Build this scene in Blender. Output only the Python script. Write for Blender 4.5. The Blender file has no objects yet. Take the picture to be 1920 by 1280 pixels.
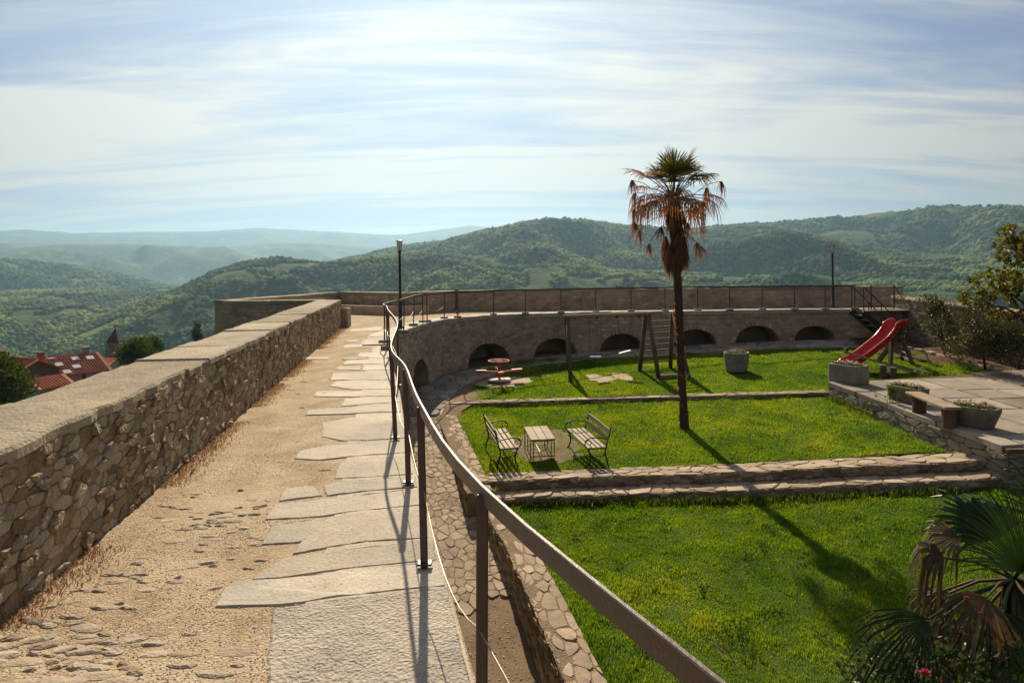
import bpy, bmesh, math, random
import numpy as np
from mathutils import Vector, Matrix
from mathutils.geometry import tessellate_polygon

random.seed(7); NR = np.random.RandomState(7)
scene = bpy.context.scene
COL = scene.collection

# ------------------------------------------------------------------ camera
ROLL = math.atan(0.0122); CR, SR = math.cos(ROLL), math.sin(ROLL)
F, CX, HY = 1280.0, 960.0, 505.0          # focal length and horizon, in pixels of the 1920 wide photograph
cam_data = bpy.data.cameras.new('camera'); cam = bpy.data.objects.new('camera', cam_data); COL.objects.link(cam)
cam_data.sensor_width = 36.0; cam_data.lens = 24.0
cam_data.shift_y = -(640.0 - HY) / 1920.0
cam_data.clip_start = 0.05; cam_data.clip_end = 60000.0
cam.matrix_world = Matrix(((CR, SR, 0, 0), (0, 0, -1, 0), (-SR, CR, 0, 0), (0, 0, 0, 1)))
scene.camera = cam

# ------------------------------------------------------------------ sky and sun
SUN_AZ, SUN_EL = math.radians(-7.5), math.radians(35.5)      # azimuth from +Y towards +X
world = bpy.data.worlds.new('World'); scene.world = world; world.use_nodes = True
def build_sky():
    nt = world.node_tree; nt.nodes.clear(); L = nt.links.new
    def n(t, **k):
        x = nt.nodes.new(t)
        for a, b in k.items(): setattr(x, a, b)
        return x
    def math_(op, a, b=None, clamp=False):
        m = n('ShaderNodeMath', operation=op, use_clamp=clamp)
        for i, s in enumerate((a, b)):
            if s is None: continue
            if isinstance(s, (int, float)): m.inputs[i].default_value = s
            else: L(s, m.inputs[i])
        return m.outputs[0]
    out = n('ShaderNodeOutputWorld'); bg = n('ShaderNodeBackground'); bg.inputs[1].default_value = 0.1
    sky = n('ShaderNodeTexSky', sky_type='NISHITA'); sky.sun_disc = False
    sky.sun_elevation = SUN_EL; sky.sun_rotation = SUN_AZ
    sky.altitude = 300; sky.air_density = 1.0; sky.dust_density = 1.6; sky.ozone_density = 2.2
    tc = n('ShaderNodeTexCoord'); sep = n('ShaderNodeSeparateXYZ'); L(tc.outputs['Generated'], sep.inputs[0])
    zc = math_('ADD', math_('MAXIMUM', sep.outputs[2], 0.0), 0.13)
    u = math_('DIVIDE', sep.outputs[0], zc); v = math_('DIVIDE', sep.outputs[1], zc)
    comb = n('ShaderNodeCombineXYZ'); L(u, comb.inputs[0]); L(v, comb.inputs[1])
    def layer(rot, sx, sy, off, scale, detail, rough, dist, lo, hi):
        mp = n('ShaderNodeMapping'); mp.inputs['Rotation'].default_value = (0, 0, math.radians(rot))
        mp.inputs['Scale'].default_value = (sx, sy, 1); mp.inputs['Location'].default_value = (off, off * 1.7, 0)
        L(comb.outputs[0], mp.inputs[0])
        ns = n('ShaderNodeTexNoise'); ns.inputs['Scale'].default_value = scale; ns.inputs['Detail'].default_value = detail
        ns.inputs['Roughness'].default_value = rough; ns.inputs['Distortion'].default_value = dist
        L(mp.outputs[0], ns.inputs['Vector'])
        mr = n('ShaderNodeMapRange', interpolation_type='SMOOTHSTEP'); mr.inputs[1].default_value = lo; mr.inputs[2].default_value = hi
        L(ns.outputs[0], mr.inputs[0]); return mr.outputs[0]
    broad = layer(SKY['rot1'], 0.30, 0.75, SKY['off1'], 1.0, 5, 0.55, 0.5, SKY['lo1'], SKY['hi1'])
    streak = layer(SKY['rot2'], 0.22, 1.5, SKY['off2'], 1.6, 9, 0.62, 0.9, 0.40, 0.72)
    wisps = layer(SKY['rot2'] + 14, 0.5, 3.2, 9.1, 2.6, 9, 0.65, 0.6, 0.45, 0.80)
    f = math_('ADD', math_('MULTIPLY', broad, 0.80), math_('MULTIPLY', streak, math_('ADD', math_('MULTIPLY', broad, 0.25), 0.22)))
    f = math_('ADD', f, math_('MULTIPLY', wisps, 0.16))
    # thin veil of high cloud thickens towards the horizon, as cloud layers do in perspective
    veil = math_('POWER', math_('SUBTRACT', 1.0, math_('MAXIMUM', sep.outputs[2], 0.0), True), 3.6)
    f = math_('ADD', f, math_('MULTIPLY', math_('MULTIPLY', veil, SKY['veil']), math_('ADD', math_('MULTIPLY', streak, 0.5), 0.5)), True)
    # forward scattering: the veil is brighter round the hidden sun
    sd = (math.cos(SUN_EL) * math.sin(SUN_AZ), math.cos(SUN_EL) * math.cos(SUN_AZ), math.sin(SUN_EL))
    dot = n('ShaderNodeVectorMath', operation='DOT_PRODUCT'); dot.inputs[1].default_value = sd; L(tc.outputs['Generated'], dot.inputs[0])
    glow = math_('POWER', math_('MAXIMUM', dot.outputs['Value'], 0.0), 2.2)
    aur = math_('MULTIPLY', math_('POWER', glow, 2.6), math_('ADD', math_('MULTIPLY', streak, 0.35), 0.65))
    f = math_('ADD', f, math_('MULTIPLY', aur, SKY['aur']), True)
    f = math_('MULTIPLY', f, SKY['cover'], True)
    bright = math_('ADD', math_('MULTIPLY', glow, SKY['glow']), SKY['cloud'])
    warm = n('ShaderNodeMix', data_type='RGBA'); warm.inputs['A'].default_value = (1.0, 0.935, 0.84, 1); warm.inputs['B'].default_value = (1.0, 0.81, 0.60, 1)
    L(math_('POWER', math_('SUBTRACT', 1.0, math_('MAXIMUM', sep.outputs[2], 0.0), True), 6.0), warm.inputs['Factor'])
    cc = n('ShaderNodeMix', data_type='RGBA', blend_type='MULTIPLY'); cc.inputs['Factor'].default_value = 1
    L(warm.outputs['Result'], cc.inputs['A']); L(bright, cc.inputs['B'])
    tint = n('ShaderNodeMix', data_type='RGBA', blend_type='MULTIPLY'); tint.inputs['Factor'].default_value = 1
    L(sky.outputs[0], tint.inputs['A']); tint.inputs['B'].default_value = SKY['tint']
    mix = n('ShaderNodeMix', data_type='RGBA'); L(f, mix.inputs['Factor']); L(tint.outputs['Result'], mix.inputs['A']); L(cc.outputs['Result'], mix.inputs['B'])
    L(mix.outputs['Result'], bg.inputs[0]); L(bg.outputs[0], out.inputs[0])
SKY = dict(rot1=-25, off1=10.1, lo1=0.44, hi1=0.68, rot2=-20, off2=8.2, veil=1.05, cover=0.96, glow=4.0, cloud=2.9, aur=0.8, tint=(0.004, 0.125, 0.36, 1))
build_sky()
sun_data = bpy.data.lights.new('sun', 'SUN'); sun = bpy.data.objects.new('sun', sun_data); COL.objects.link(sun)
sun_data.energy = 5.0; sun_data.angle = math.radians(0.6); sun_data.color = (1.0, 0.83, 0.60)
sdir = Vector((math.cos(SUN_EL) * math.sin(SUN_AZ), math.cos(SUN_EL) * math.cos(SUN_AZ), math.sin(SUN_EL)))
sun.rotation_euler = sdir.to_track_quat('Z', 'Y').to_euler(); sun.location = sdir * 60
vs = scene.view_settings; vs.view_transform = 'Standard'; vs.look = 'None'; vs.exposure = 0.5; vs.gamma = 1.0; vs.use_curve_mapping = False
scene.cycles.use_denoising = True
scene.cycles.volume_bounces = 0; scene.cycles.max_bounces = 6; scene.cycles.transparent_max_bounces = 12

# ------------------------------------------------------------------ geometry helpers
def ray(px, py):
    x, y = (px - CX) / F, -(py - HY) / F
    return Vector((CR * x + SR * y, 1.0, -SR * x + CR * y))
def at(px, py, d): return ray(px, py) * d
def atz(px, py, z):
    r = ray(px, py); return r * (z / r.z)
def hit(px, py, zf):                       # where the sight line meets the surface zf(x, y)
    r = ray(px, py); d = 15.0
    for _ in range(60):
        p = r * d; e = 0.01; q = r * (d + e)
        g = p.z - zf(p.x, p.y); g2 = q.z - zf(q.x, q.y)
        if abs(g2 - g) < 1e-9: break
        d = max(0.5, d - g * e / (g2 - g))
    return r * d

WL = {}                                    # world location of every object built
def link(o, parent=None, loc=Vector((0, 0, 0))):
    COL.objects.link(o); WL[o.name] = Vector(loc)
    if parent is not None:
        o.parent = parent; o.location = Vector(loc) - WL[parent.name]
    else: o.location = loc
    return o
def tag(o, label=None, cat=None, group=None, kind=None):
    if label: o['label'] = label
    if cat: o['category'] = cat
    if group: o['group'] = group
    if kind: o['kind'] = kind
    return o
def thing(name, label, cat, loc=(0, 0, 0), group=None):
    o = bpy.data.objects.new(name, None); o.empty_display_size = 0.2
    link(o, None, Vector(loc)); return tag(o, label, cat, group)
def place(o, loc, rz=0.0):
    o.location = loc; o.rotation_euler = (0, 0, rz); return o
def copy_tree(o, parent=None):
    c = o.copy(); COL.objects.link(c); c.parent = parent; WL[c.name] = WL.get(o.name, Vector())
    for ch in o.children: copy_tree(ch, c)
    return c

class MB:
    """collects faces with a tint each and links them as one mesh object"""
    def __init__(s): s.v = []; s.f = []; s.t = []
    def add(s, vs, fs, tint=0.5):
        b = len(s.v); s.v.extend([tuple(p) for p in vs]); s.f.extend([tuple(i + b for i in f) for f in fs]); s.t.extend([tint] * len(fs))
        return s
    def box(s, c, size, R=None, bev=0.008, tint=0.5, jit=0.0):
        hx, hy, hz = size[0] / 2, size[1] / 2, size[2] / 2; b = min(bev, hx * .6, hy * .6, hz * .6)
        vs = []; idx = {}
        for sx in (-1, 1):
            for sy in (-1, 1):
                for sz in (-1, 1):
                    for a in range(3):
                        p = [sx * (hx - (b if a != 0 else 0)), sy * (hy - (b if a != 1 else 0)), sz * (hz - (b if a != 2 else 0))]
                        if jit: p = [q + random.uniform(-jit, jit) for q in p]
                        idx[(sx, sy, sz, a)] = len(vs); vs.append(Vector(p))
        fs = []
        for a in range(3):
            o1, o2 = [(1, 2), (2, 0), (0, 1)][a]
            for sg in (-1, 1):
                q = []
                for (p1, p2) in ((-1, -1), (1, -1), (1, 1), (-1, 1)):
                    k = [0, 0, 0]; k[a] = sg; k[o1] = p1; k[o2] = p2; q.append(idx[(k[0], k[1], k[2], a)])
                fs.append(q if sg > 0 else q[::-1])
        for a in range(3):
            o1, o2 = [(1, 2), (2, 0), (0, 1)][a]
            for s1 in (-1, 1):
                for s2 in (-1, 1):
                    def g(e, w):
                        k = [0, 0, 0]; k[a] = e; k[o1] = s1; k[o2] = s2; return idx[(k[0], k[1], k[2], w)]
                    q = [g(-1, o1), g(1, o1), g(1, o2), g(-1, o2)]
                    fs.append(q if s1 * s2 < 0 else q[::-1])
        for sx in (-1, 1):
            for sy in (-1, 1):
                for sz in (-1, 1):
                    q = [idx[(sx, sy, sz, a)] for a in range(3)]
                    fs.append(q if sx * sy * sz > 0 else q[::-1])
        M = R if R is not None else Matrix.Identity(3); c = Vector(c)
        return s.add([M @ p + c for p in vs], fs, tint)
    def bar(s, a, b, w, h, up=Vector((0, 0, 1)), bev=0.004, tint=0.5):
        a, b = Vector(a), Vector(b); d = b - a; L = d.length; d.normalize()
        x = up.cross(d)
        if x.length < 1e-4: x = Vector((1, 0, 0))
        x.normalize(); z = d.cross(x)
        R = Matrix((x, d, z)).transposed()
        return s.box((a + b) / 2, (w, L, h), R, bev, tint)
    def tube(s, pts, r, n=8, cap=True, tint=0.5, flat=1.0):
        pts = [Vector(p) for p in pts]; m = len(pts)
        rs = r if isinstance(r, (list, tuple)) else [r] * m
        vs = []; fs = []; prev = None
        for i, p in enumerate(pts):
            t = (pts[min(i + 1, m - 1)] - pts[max(i - 1, 0)])
            t = t.normalized() if t.length > 1e-9 else Vector((0, 0, 1))
            if prev is None:
                a = Vector((0, 0, 1)) if abs(t.z) < .9 else Vector((1, 0, 0)); x = a.cross(t).normalized()
            else:
                x = prev - t * prev.dot(t); x = x.normalized() if x.length > 1e-6 else t.orthogonal().normalized()
            prev = x; y = t.cross(x)
            for k in range(n):
                a = 2 * math.pi * k / n; vs.append(p + (x * math.cos(a) + y * math.sin(a) * flat) * rs[i])
        for i in range(m - 1):
            for k in range(n): fs.append((i * n + k, i * n + (k + 1) % n, (i + 1) * n + (k + 1) % n, (i + 1) * n + k))
        if cap: fs.append(tuple(range(n))[::-1]); fs.append(tuple((m - 1) * n + k for k in range(n)))
        return s.add(vs, fs, tint)
    def lathe(s, prof, c=(0, 0, 0), n=24, tint=0.5, sq=None):
        c = Vector(c); vs = []; fs = []; m = len(prof)
        for (r, z) in prof:
            for k in range(n):
                a = 2 * math.pi * k / n; ca, sa = math.cos(a), math.sin(a)
                if sq:
                    e = sq; q = (abs(ca) ** e + abs(sa) ** e) ** (-1 / e); ca *= q; sa *= q
                vs.append(c + Vector((r * ca, r * sa, z)))
        for i in range(m - 1):
            for k in range(n): fs.append((i * n + k, i * n + (k + 1) % n, (i + 1) * n + (k + 1) % n, (i + 1) * n + k))
        fs.append(tuple(range(n))[::-1]); fs.append(tuple((m - 1) * n + k for k in range(n)))
        return s.add(vs, fs, tint)
    def prism(s, poly, z0, z1, bev=0.01, tint=0.5, jit=0.0):
        """horizontal polygon between z0 and z1 (numbers or functions of x, y), top edge chamfered"""
        n = len(poly); fz = lambda z, x, y: z(x, y) if callable(z) else z
        cx = sum(p[0] for p in poly) / n; cy = sum(p[1] for p in poly) / n
        area = sum(poly[i][0] * poly[(i + 1) % n][1] - poly[(i + 1) % n][0] * poly[i][1] for i in range(n))
        if area < 0: poly = poly[::-1]
        vs = []
        for (x, y) in poly: vs.append((x, y, fz(z0, x, y)))
        for (x, y) in poly: vs.append((x, y, fz(z1, x, y) - bev))
        for (x, y) in poly:
            dx, dy = cx - x, cy - y; L = math.hypot(dx, dy) or 1; k = min(bev * 1.3, L * .3) / L
            vs.append((x + dx * k, y + dy * k, fz(z1, x, y) + random.uniform(-jit, jit)))
        fs = []
        for r in range(2):
            for k in range(n): fs.append((r * n + k, r * n + (k + 1) % n, (r + 1) * n + (k + 1) % n, (r + 1) * n + k))
        fs.append(tuple(2 * n + k for k in range(n)))
        return s.add(vs, fs, tint)
    def build(s, name, mat, parent=None, smooth=False, world=None):
        v = np.array(s.v, dtype=np.float64).reshape(-1, 3)
        c = v.mean(0) if world is None else np.array(world, dtype=np.float64)
        me = bpy.data.meshes.new(name); me.from_pydata((v - c).tolist(), [], s.f)
        a = me.attributes.new('tint', 'FLOAT', 'FACE'); a.data.foreach_set('value', np.array(s.t, dtype=np.float32))
        if smooth: me.polygons.foreach_set('use_smooth', [True] * len(me.polygons))
        me.materials.append(mat); me.update()
        return link(bpy.data.objects.new(name, me), parent, Vector(c))

def np_mesh(name, verts, loops, lens, tint, mat, parent=None, smooth=False):
    """mesh from numpy arrays: loops = flat vertex indices, lens = loop count per face (array) or one number"""
    loops = np.asarray(loops, dtype=np.int32).ravel()
    nf = len(loops) // lens if np.isscalar(lens) else len(lens)
    ln = np.full(nf, lens, dtype=np.int32) if np.isscalar(lens) else np.asarray(lens, dtype=np.int32)
    st = np.concatenate(([0], np.cumsum(ln)[:-1])).astype(np.int32)
    me = bpy.data.meshes.new(name)
    me.vertices.add(len(verts)); me.vertices.foreach_set('co', np.asarray(verts, dtype=np.float32).ravel())
    me.loops.add(len(loops)); me.loops.foreach_set('vertex_index', loops)
    me.polygons.add(nf); me.polygons.foreach_set('loop_start', st)
    try: me.polygons.foreach_set('loop_total', ln)
    except Exception: pass
    if tint is not None:
        a = me.attributes.new('tint', 'FLOAT', 'FACE'); a.data.foreach_set('value', np.asarray(tint, dtype=np.float32))
    me.polygons.foreach_set('use_smooth', np.full(nf, bool(smooth)))
    me.materials.append(mat); me.update(calc_edges=True); me.validate()
    return link(bpy.data.objects.new(name, me), parent)

# value noise for terrain and scattering
_lat = NR.rand(256, 256)
def vnoise(x, y):
    xi = np.floor(x).astype(int); yi = np.floor(y).astype(int); fx = x - xi; fy = y - yi
    fx = fx * fx * (3 - 2 * fx); fy = fy * fy * (3 - 2 * fy)
    a = _lat[xi % 256, yi % 256]; b = _lat[(xi + 1) % 256, yi % 256]; c = _lat[xi % 256, (yi + 1) % 256]; d = _lat[(xi + 1) % 256, (yi + 1) % 256]
    return (a * (1 - fx) + b * fx) * (1 - fy) + (c * (1 - fx) + d * fx) * fy
def fbm(x, y, o=5, g=0.5):
    x = np.asarray(x, dtype=float); y = np.asarray(y, dtype=float); t = 0; a = 1; s = 0
    for i in range(o):
        t = t + a * vnoise(x * 2 ** i + 17.3 * i, y * 2 ** i + 5.1 * i); s += a; a *= g
    return t / s
def inpoly(x, y, poly):
    x = np.asarray(x); y = np.asarray(y); r = np.zeros(x.shape, bool); n = len(poly)
    for i in range(n):
        x1, y1 = poly[i][0], poly[i][1]; x2, y2 = poly[(i + 1) % n][0], poly[(i + 1) % n][1]
        c = ((y1 > y) != (y2 > y)) & (x < (x2 - x1) * (y - y1) / ((y2 - y1) or 1e-12) + x1)
        r ^= c
    return r
def clip_half(poly, nx, ny, c):            # keep nx*x + ny*y <= c
    out = []; n = len(poly)
    for i in range(n):
        a = poly[i]; b = poly[(i + 1) % n]; da = nx * a[0] + ny * a[1] - c; db = nx * b[0] + ny * b[1] - c
        if da <= 0: out.append(a)
        if da * db < 0:
            t = da / (da - db); out.append((a[0] + (b[0] - a[0]) * t, a[1] + (b[1] - a[1]) * t))
    return out
def cells(L, W, su, sv, jit=0.42, gap=0.012, rng=None, brick=0.5, drop=0.0):
    """irregular interlocking cells filling [0,L] x [0,W]; su, sv mean cell size"""
    rng = rng or random.Random(1)
    nu, nv = max(1, round(L / su)), max(1, round(W / sv)); su, sv = L / nu, W / nv
    P = {}
    for j in range(-2, nv + 2):
        for i in range(-3, nu + 3):
            if drop and rng.random() < drop: continue
            P[i, j] = ((i + .5 + (brick if j % 2 else 0) + rng.uniform(-jit, jit)) * su, (j + .5 + rng.uniform(-jit, jit)) * sv)
    k = su / sv; out = []
    for j in range(-1, nv + 1):
        for i in range(-2, nu + 2):
            if (i, j) not in P: continue
            x, y = P[i, j]
            if not (-su < x < L + su and -sv < y < W + sv): continue
            poly = [(x - 2 * su, y - 2 * sv), (x + 2 * su, y - 2 * sv), (x + 2 * su, y + 2 * sv), (x - 2 * su, y + 2 * sv)]
            for dj in NBR if drop else (-2, -1, 0, 1, 2):
                for di in NBR if drop else (-2, -1, 0, 1, 2):
                    if (di or dj) and (i + di, j + dj) in P:
                        qx, qy = P[i + di, j + dj]
                        # bisector in the metric that stretches v by k
                        nx, ny = qx - x, (qy - y) * k * k
                        ln = math.hypot(nx, ny) or 1; nx /= ln; ny /= ln
                        poly = clip_half(poly, nx, ny, nx * (x + qx) / 2 + ny * (y + qy) / 2 - gap / 2)
                        if len(poly) < 3: break
                if len(poly) < 3: break
            for (nx, ny, c) in ((-1, 0, -gap / 2), (1, 0, L - gap / 2), (0, -1, -gap / 2), (0, 1, W - gap / 2)):
                if len(poly) >= 3: poly = clip_half(poly, nx, ny, c)
            if len(poly) < 3: continue
            a = abs(sum(poly[m][0] * poly[(m + 1) % len(poly)][1] - poly[(m + 1) % len(poly)][0] * poly[m][1] for m in range(len(poly)))) / 2
            if a < su * sv * 0.08: continue
            out.append(round_corners(poly, rng))
    return out
NBR = (-3, -2, -1, 0, 1, 2, 3)
def round_corners(poly, rng, cut=0.24):
    out = []; n = len(poly)
    for i in range(n):
        a, b, c = poly[i - 1], poly[i], poly[(i + 1) % n]; t = cut * rng.uniform(.5, 1.2)
        if n <= 6:
            out.append((b[0] + (a[0] - b[0]) * t, b[1] + (a[1] - b[1]) * t)); out.append((b[0] + (c[0] - b[0]) * t, b[1] + (c[1] - b[1]) * t))
        else: out.append(b)
    return out
def stone(mb, poly, fmap, h, tint, rng, back=0.04, inset=0.2, rough=0.35):
    """one stone: outline poly in (u, v), fmap(u, v, w) -> point with w the height above the bed"""
    n = len(poly); cx = sum(p[0] for p in poly) / n; cy = sum(p[1] for p in poly) / n
    size = max(math.hypot(p[0] - cx, p[1] - cy) for p in poly)
    area = sum(poly[i][0] * poly[(i + 1) % n][1] - poly[(i + 1) % n][0] * poly[i][1] for i in range(n))
    if area < 0: poly = poly[::-1]
    tx, ty = rng.uniform(-rough, rough) * h / size, rng.uniform(-rough, rough) * h / size
    vs = [fmap(u, v, -back) for u, v in poly]
    vs += [fmap(u, v, h * .45 * rng.uniform(.8, 1.1)) for u, v in poly]
    for u, v in poly:
        k = inset * rng.uniform(.6, 1.3); uu, vv = u + (cx - u) * k, v + (cy - v) * k
        vs.append(fmap(uu, vv, h * rng.uniform(1 - rough * .5, 1 + rough * .5) + tx * (uu - cx) + ty * (vv - cy)))
    vs.append(fmap(cx + rng.uniform(-.1, .1) * size, cy + rng.uniform(-.1, .1) * size, h * rng.uniform(.95, 1.25)))
    fs = []
    for r in range(2):
        for k in range(n): fs.append((r * n + k, r * n + (k + 1) % n, (r + 1) * n + (k + 1) % n, (r + 1) * n + k))
    for k in range(n): fs.append((2 * n + k, 2 * n + (k + 1) % n, 3 * n))
    mb.add(vs, fs, tint)

class Line:
    """polyline in plan, walked by arc length"""
    def __init__(s, pts, smooth=0):
        pts = [Vector((p[0], p[1])) for p in pts]
        for _ in range(smooth):
            q = [pts[0]]
            for a, b in zip(pts[:-1], pts[1:]): q += [a * .75 + b * .25, a * .25 + b * .75]
            q.append(pts[-1]); pts = q
        s.p = pts; s.s = [0.0]
        for a, b in zip(pts[:-1], pts[1:]): s.s.append(s.s[-1] + (b - a).length)
        s.L = s.s[-1]
    def at(s, u):
        i = int(np.searchsorted(s.s, u)) - 1; i = max(0, min(len(s.p) - 2, i))
        t = (u - s.s[i]) / ((s.s[i + 1] - s.s[i]) or 1e-9); return s.p[i] + (s.p[i + 1] - s.p[i]) * t
    def dir(s, u):
        d = s.at(min(u + .15, s.L)) - s.at(max(u - .15, 0)); return d.normalized()
    def right(s, u):
        d = s.dir(u); return Vector((d.y, -d.x))
    def near(s, x, y):
        best = (1e9, 0); q = Vector((x, y))
        for i in range(len(s.p) - 1):
            a, b = s.p[i], s.p[i + 1]; d = b - a; t = max(0, min(1, (q - a).dot(d) / (d.length_squared or 1e-9)))
            e = (a + d * t - q).length
            if e < best[0]: best = (e, s.s[i] + d.length * t)
        return best[1]

# ------------------------------------------------------------------ materials
class NT:
    def __init__(s, name):
        s.m = bpy.data.materials.new(name); s.m.use_nodes = True; s.nt = s.m.node_tree; s.nt.nodes.clear()
        s.out = s.n('ShaderNodeOutputMaterial'); s.pos = None
    def n(s, t, **k):
        x = s.nt.nodes.new(t)
        for a, b in k.items(): setattr(x, a, b)
        return x
    def L(s, a, b): s.nt.links.new(a, b)
    def P(s):
        if s.pos is None: s.pos = s.n('ShaderNodeNewGeometry').outputs['Position']
        return s.pos
    def put(s, x, sock):
        if isinstance(x, (int, float)): sock.default_value = x
        elif isinstance(x, tuple): sock.default_value = x if len(x) == 4 or sock.type == 'VECTOR' else (*x, 1)
        else: s.L(x, sock)
    def noise(s, scale, detail=6, rough=.55, dist=0.0, vec=None, stretch=None):
        v = vec if vec is not None else s.P()
        if stretch:
            mp = s.n('ShaderNodeMapping'); mp.inputs['Scale'].default_value = stretch; s.L(v, mp.inputs[0]); v = mp.outputs[0]
        x = s.n('ShaderNodeTexNoise'); x.inputs['Scale'].default_value = scale; x.inputs['Detail'].default_value = detail
        x.inputs['Roughness'].default_value = rough; x.inputs['Distortion'].default_value = dist; s.L(v, x.inputs['Vector']); return x.outputs[0]
    def vor(s, scale, feature='F1', vec=None, stretch=None, out='Distance'):
        v = vec if vec is not None else s.P()
        if stretch:
            mp = s.n('ShaderNodeMapping'); mp.inputs['Scale'].default_value = stretch; s.L(v, mp.inputs[0]); v = mp.outputs[0]
        x = s.n('ShaderNodeTexVoronoi', feature=feature); x.inputs['Scale'].default_value = scale; s.L(v, x.inputs['Vector']); return x.outputs[out]
    def mr(s, x, a, b, c=0.0, d=1.0):
        m = s.n('ShaderNodeMapRange'); s.put(x, m.inputs[0])
        for i, q in enumerate((a, b, c, d)): m.inputs[i + 1].default_value = q
        return m.outputs[0]
    def ma(s, op, a, b=0.0, clamp=False):
        m = s.n('ShaderNodeMath', operation=op, use_clamp=clamp); s.put(a, m.inputs[0]); s.put(b, m.inputs[1]); return m.outputs[0]
    def ramp(s, x, stops):
        r = s.n('ShaderNodeValToRGB'); e = r.color_ramp.elements
        while len(e) < len(stops): e.new(.5)
        for el, (p, c) in zip(e, stops): el.position = p; el.color = (*c, 1)
        s.put(x, r.inputs[0]); return r.outputs[0]
    def mix(s, f, a, b, mode='MIX'):
        m = s.n('ShaderNodeMix', data_type='RGBA', blend_type=mode); s.put(f, m.inputs['Factor']); s.put(a, m.inputs['A']); s.put(b, m.inputs['B']); return m.outputs['Result']
    def attr(s, name='tint'):
        a = s.n('ShaderNodeAttribute'); a.attribute_name = name; return a.outputs['Fac']
    def bump(s, h, strength, dist=0.02, nrm=None):
        b = s.n('ShaderNodeBump'); b.inputs['Strength'].default_value = strength; b.inputs['Distance'].default_value = dist
        s.L(h, b.inputs['Height'])
        if nrm is not None: s.L(nrm, b.inputs['Normal'])
        return b.outputs[0]
    def bsdf(s, col, rough=.85, nrm=None, metal=0.0, spec=.3):
        b = s.n('ShaderNodeBsdfPrincipled'); s.put(col, b.inputs['Base Color']); s.put(rough, b.inputs['Roughness'])
        b.inputs['Metallic'].default_value = metal; b.inputs['Specular IOR Level'].default_value = spec
        if nrm is not None: s.L(nrm, b.inputs['Normal'])
        return b.outputs[0]
    def done(s, shader): s.L(shader, s.out.inputs[0]); return s.m

def stone_mat(name, ramp, scale=1.0, bump=.5, rough=.85, lichen=0.0, dirt=0.35, spec=.25, lich=(.42, .40, .34), bd=.02):
    t = NT(name)
    big = t.noise(1.7 * scale, 5, .6); mid = t.noise(9 * scale, 6, .6); fine = t.noise(60 * scale, 5, .6)
    k = t.ma('ADD', t.ma('MULTIPLY', t.attr(), .62), t.ma('MULTIPLY', mid, .45), True)
    n = len(ramp); col = t.ramp(k, [(.12 + .72 * i / (n - 1), c) for i, c in enumerate(ramp)])
    col = t.mix(1.0, col, t.ramp(big, [(.3, (.72, .72, .74)), (.7, (1.18, 1.14, 1.08))]), 'MULTIPLY')
    col = t.mix(t.mr(fine, .52, .75, 0, dirt), col, t.mix(1.0, col, (.42, .38, .34), 'MULTIPLY'))
    if lichen: col = t.mix(t.mr(t.noise(5.5 * scale, 8, .7, .4), .56, .68, 0, lichen), col, lich)
    pits = t.vor(38 * scale)
    h = t.ma('ADD', t.ma('MULTIPLY', mid, .9), t.ma('ADD', t.ma('MULTIPLY', fine, .45), t.ma('MULTIPLY', pits, .35)))
    return t.done(t.bsdf(col, t.mr(fine, .3, .7, rough - .12, rough + .1), t.bump(h, bump, bd), spec=spec))
def plain_mat(name, col, rough=.6, var=.25, scale=12, bump=.15, metal=0.0, spec=.4, stretch=None, col2=None, lo=.45, hi=.65, bd=.01):
    t = NT(name); a = t.noise(scale, 6, .6, stretch=stretch)
    c = t.mix(1.0, col, t.ramp(a, [(.25, (1 - var,) * 3), (.75, (1 + var,) * 3)]), 'MULTIPLY')
    if col2 is not None: c = t.mix(t.mr(t.noise(scale * .45, 8, .68), lo, hi), c, col2)
    return t.done(t.bsdf(c, t.mr(a, .2, .8, max(.05, rough - .12), min(1, rough + .12)), t.bump(t.noise(scale * 4, 5, .6, stretch=stretch), bump, bd), metal, spec))
def leaf_mat(name, ramp, trans=.4, rough=.55, tcol=None, spec=.3, patch=None):
    t = NT(name); n = len(ramp); k = t.attr()
    if patch: k = t.ma('ADD', t.ma('MULTIPLY', k, .6), t.mr(t.noise(patch, 5, .6), .3, .7, 0, .45), True)
    col = t.ramp(k, [(i / (n - 1), c) for i, c in enumerate(ramp)])
    b = t.bsdf(col, rough, spec=spec); tr = t.n('ShaderNodeBsdfTranslucent')
    t.L(t.mix(1.0, col, tcol or (1.25, 1.2, .5), 'MULTIPLY'), tr.inputs[0])
    mx = t.n('ShaderNodeMixShader'); mx.inputs[0].default_value = trans; t.L(b, mx.inputs[1]); t.L(tr.outputs[0], mx.inputs[2])
    return t.done(mx.outputs[0])
def wood_mat(name, c1, c2, scale=1.0, rough=.75, axis='Y'):
    t = NT(name); tc = t.n('ShaderNodeTexCoord').outputs['Object']; st = {'X': (2, 26, 26), 'Y': (26, 2, 26), 'Z': (26, 26, 2)}[axis]
    st = tuple(q * scale for q in st); g = t.noise(1.0, 6, .65, .4, vec=tc, stretch=st); w = t.noise(3.0, 4, .6)
    col = t.mix(g, c1, c2); col = t.mix(1.0, col, t.ramp(w, [(.3, (.75,) * 3), (.7, (1.2,) * 3)]), 'MULTIPLY')
    col = t.mix(1.0, col, t.ramp(t.attr(), [(0, (.72, .74, .78)), (1, (1.25, 1.2, 1.12))]), 'MULTIPLY')
    return t.done(t.bsdf(col, rough, t.bump(g, .4, .006), spec=.25))

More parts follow.
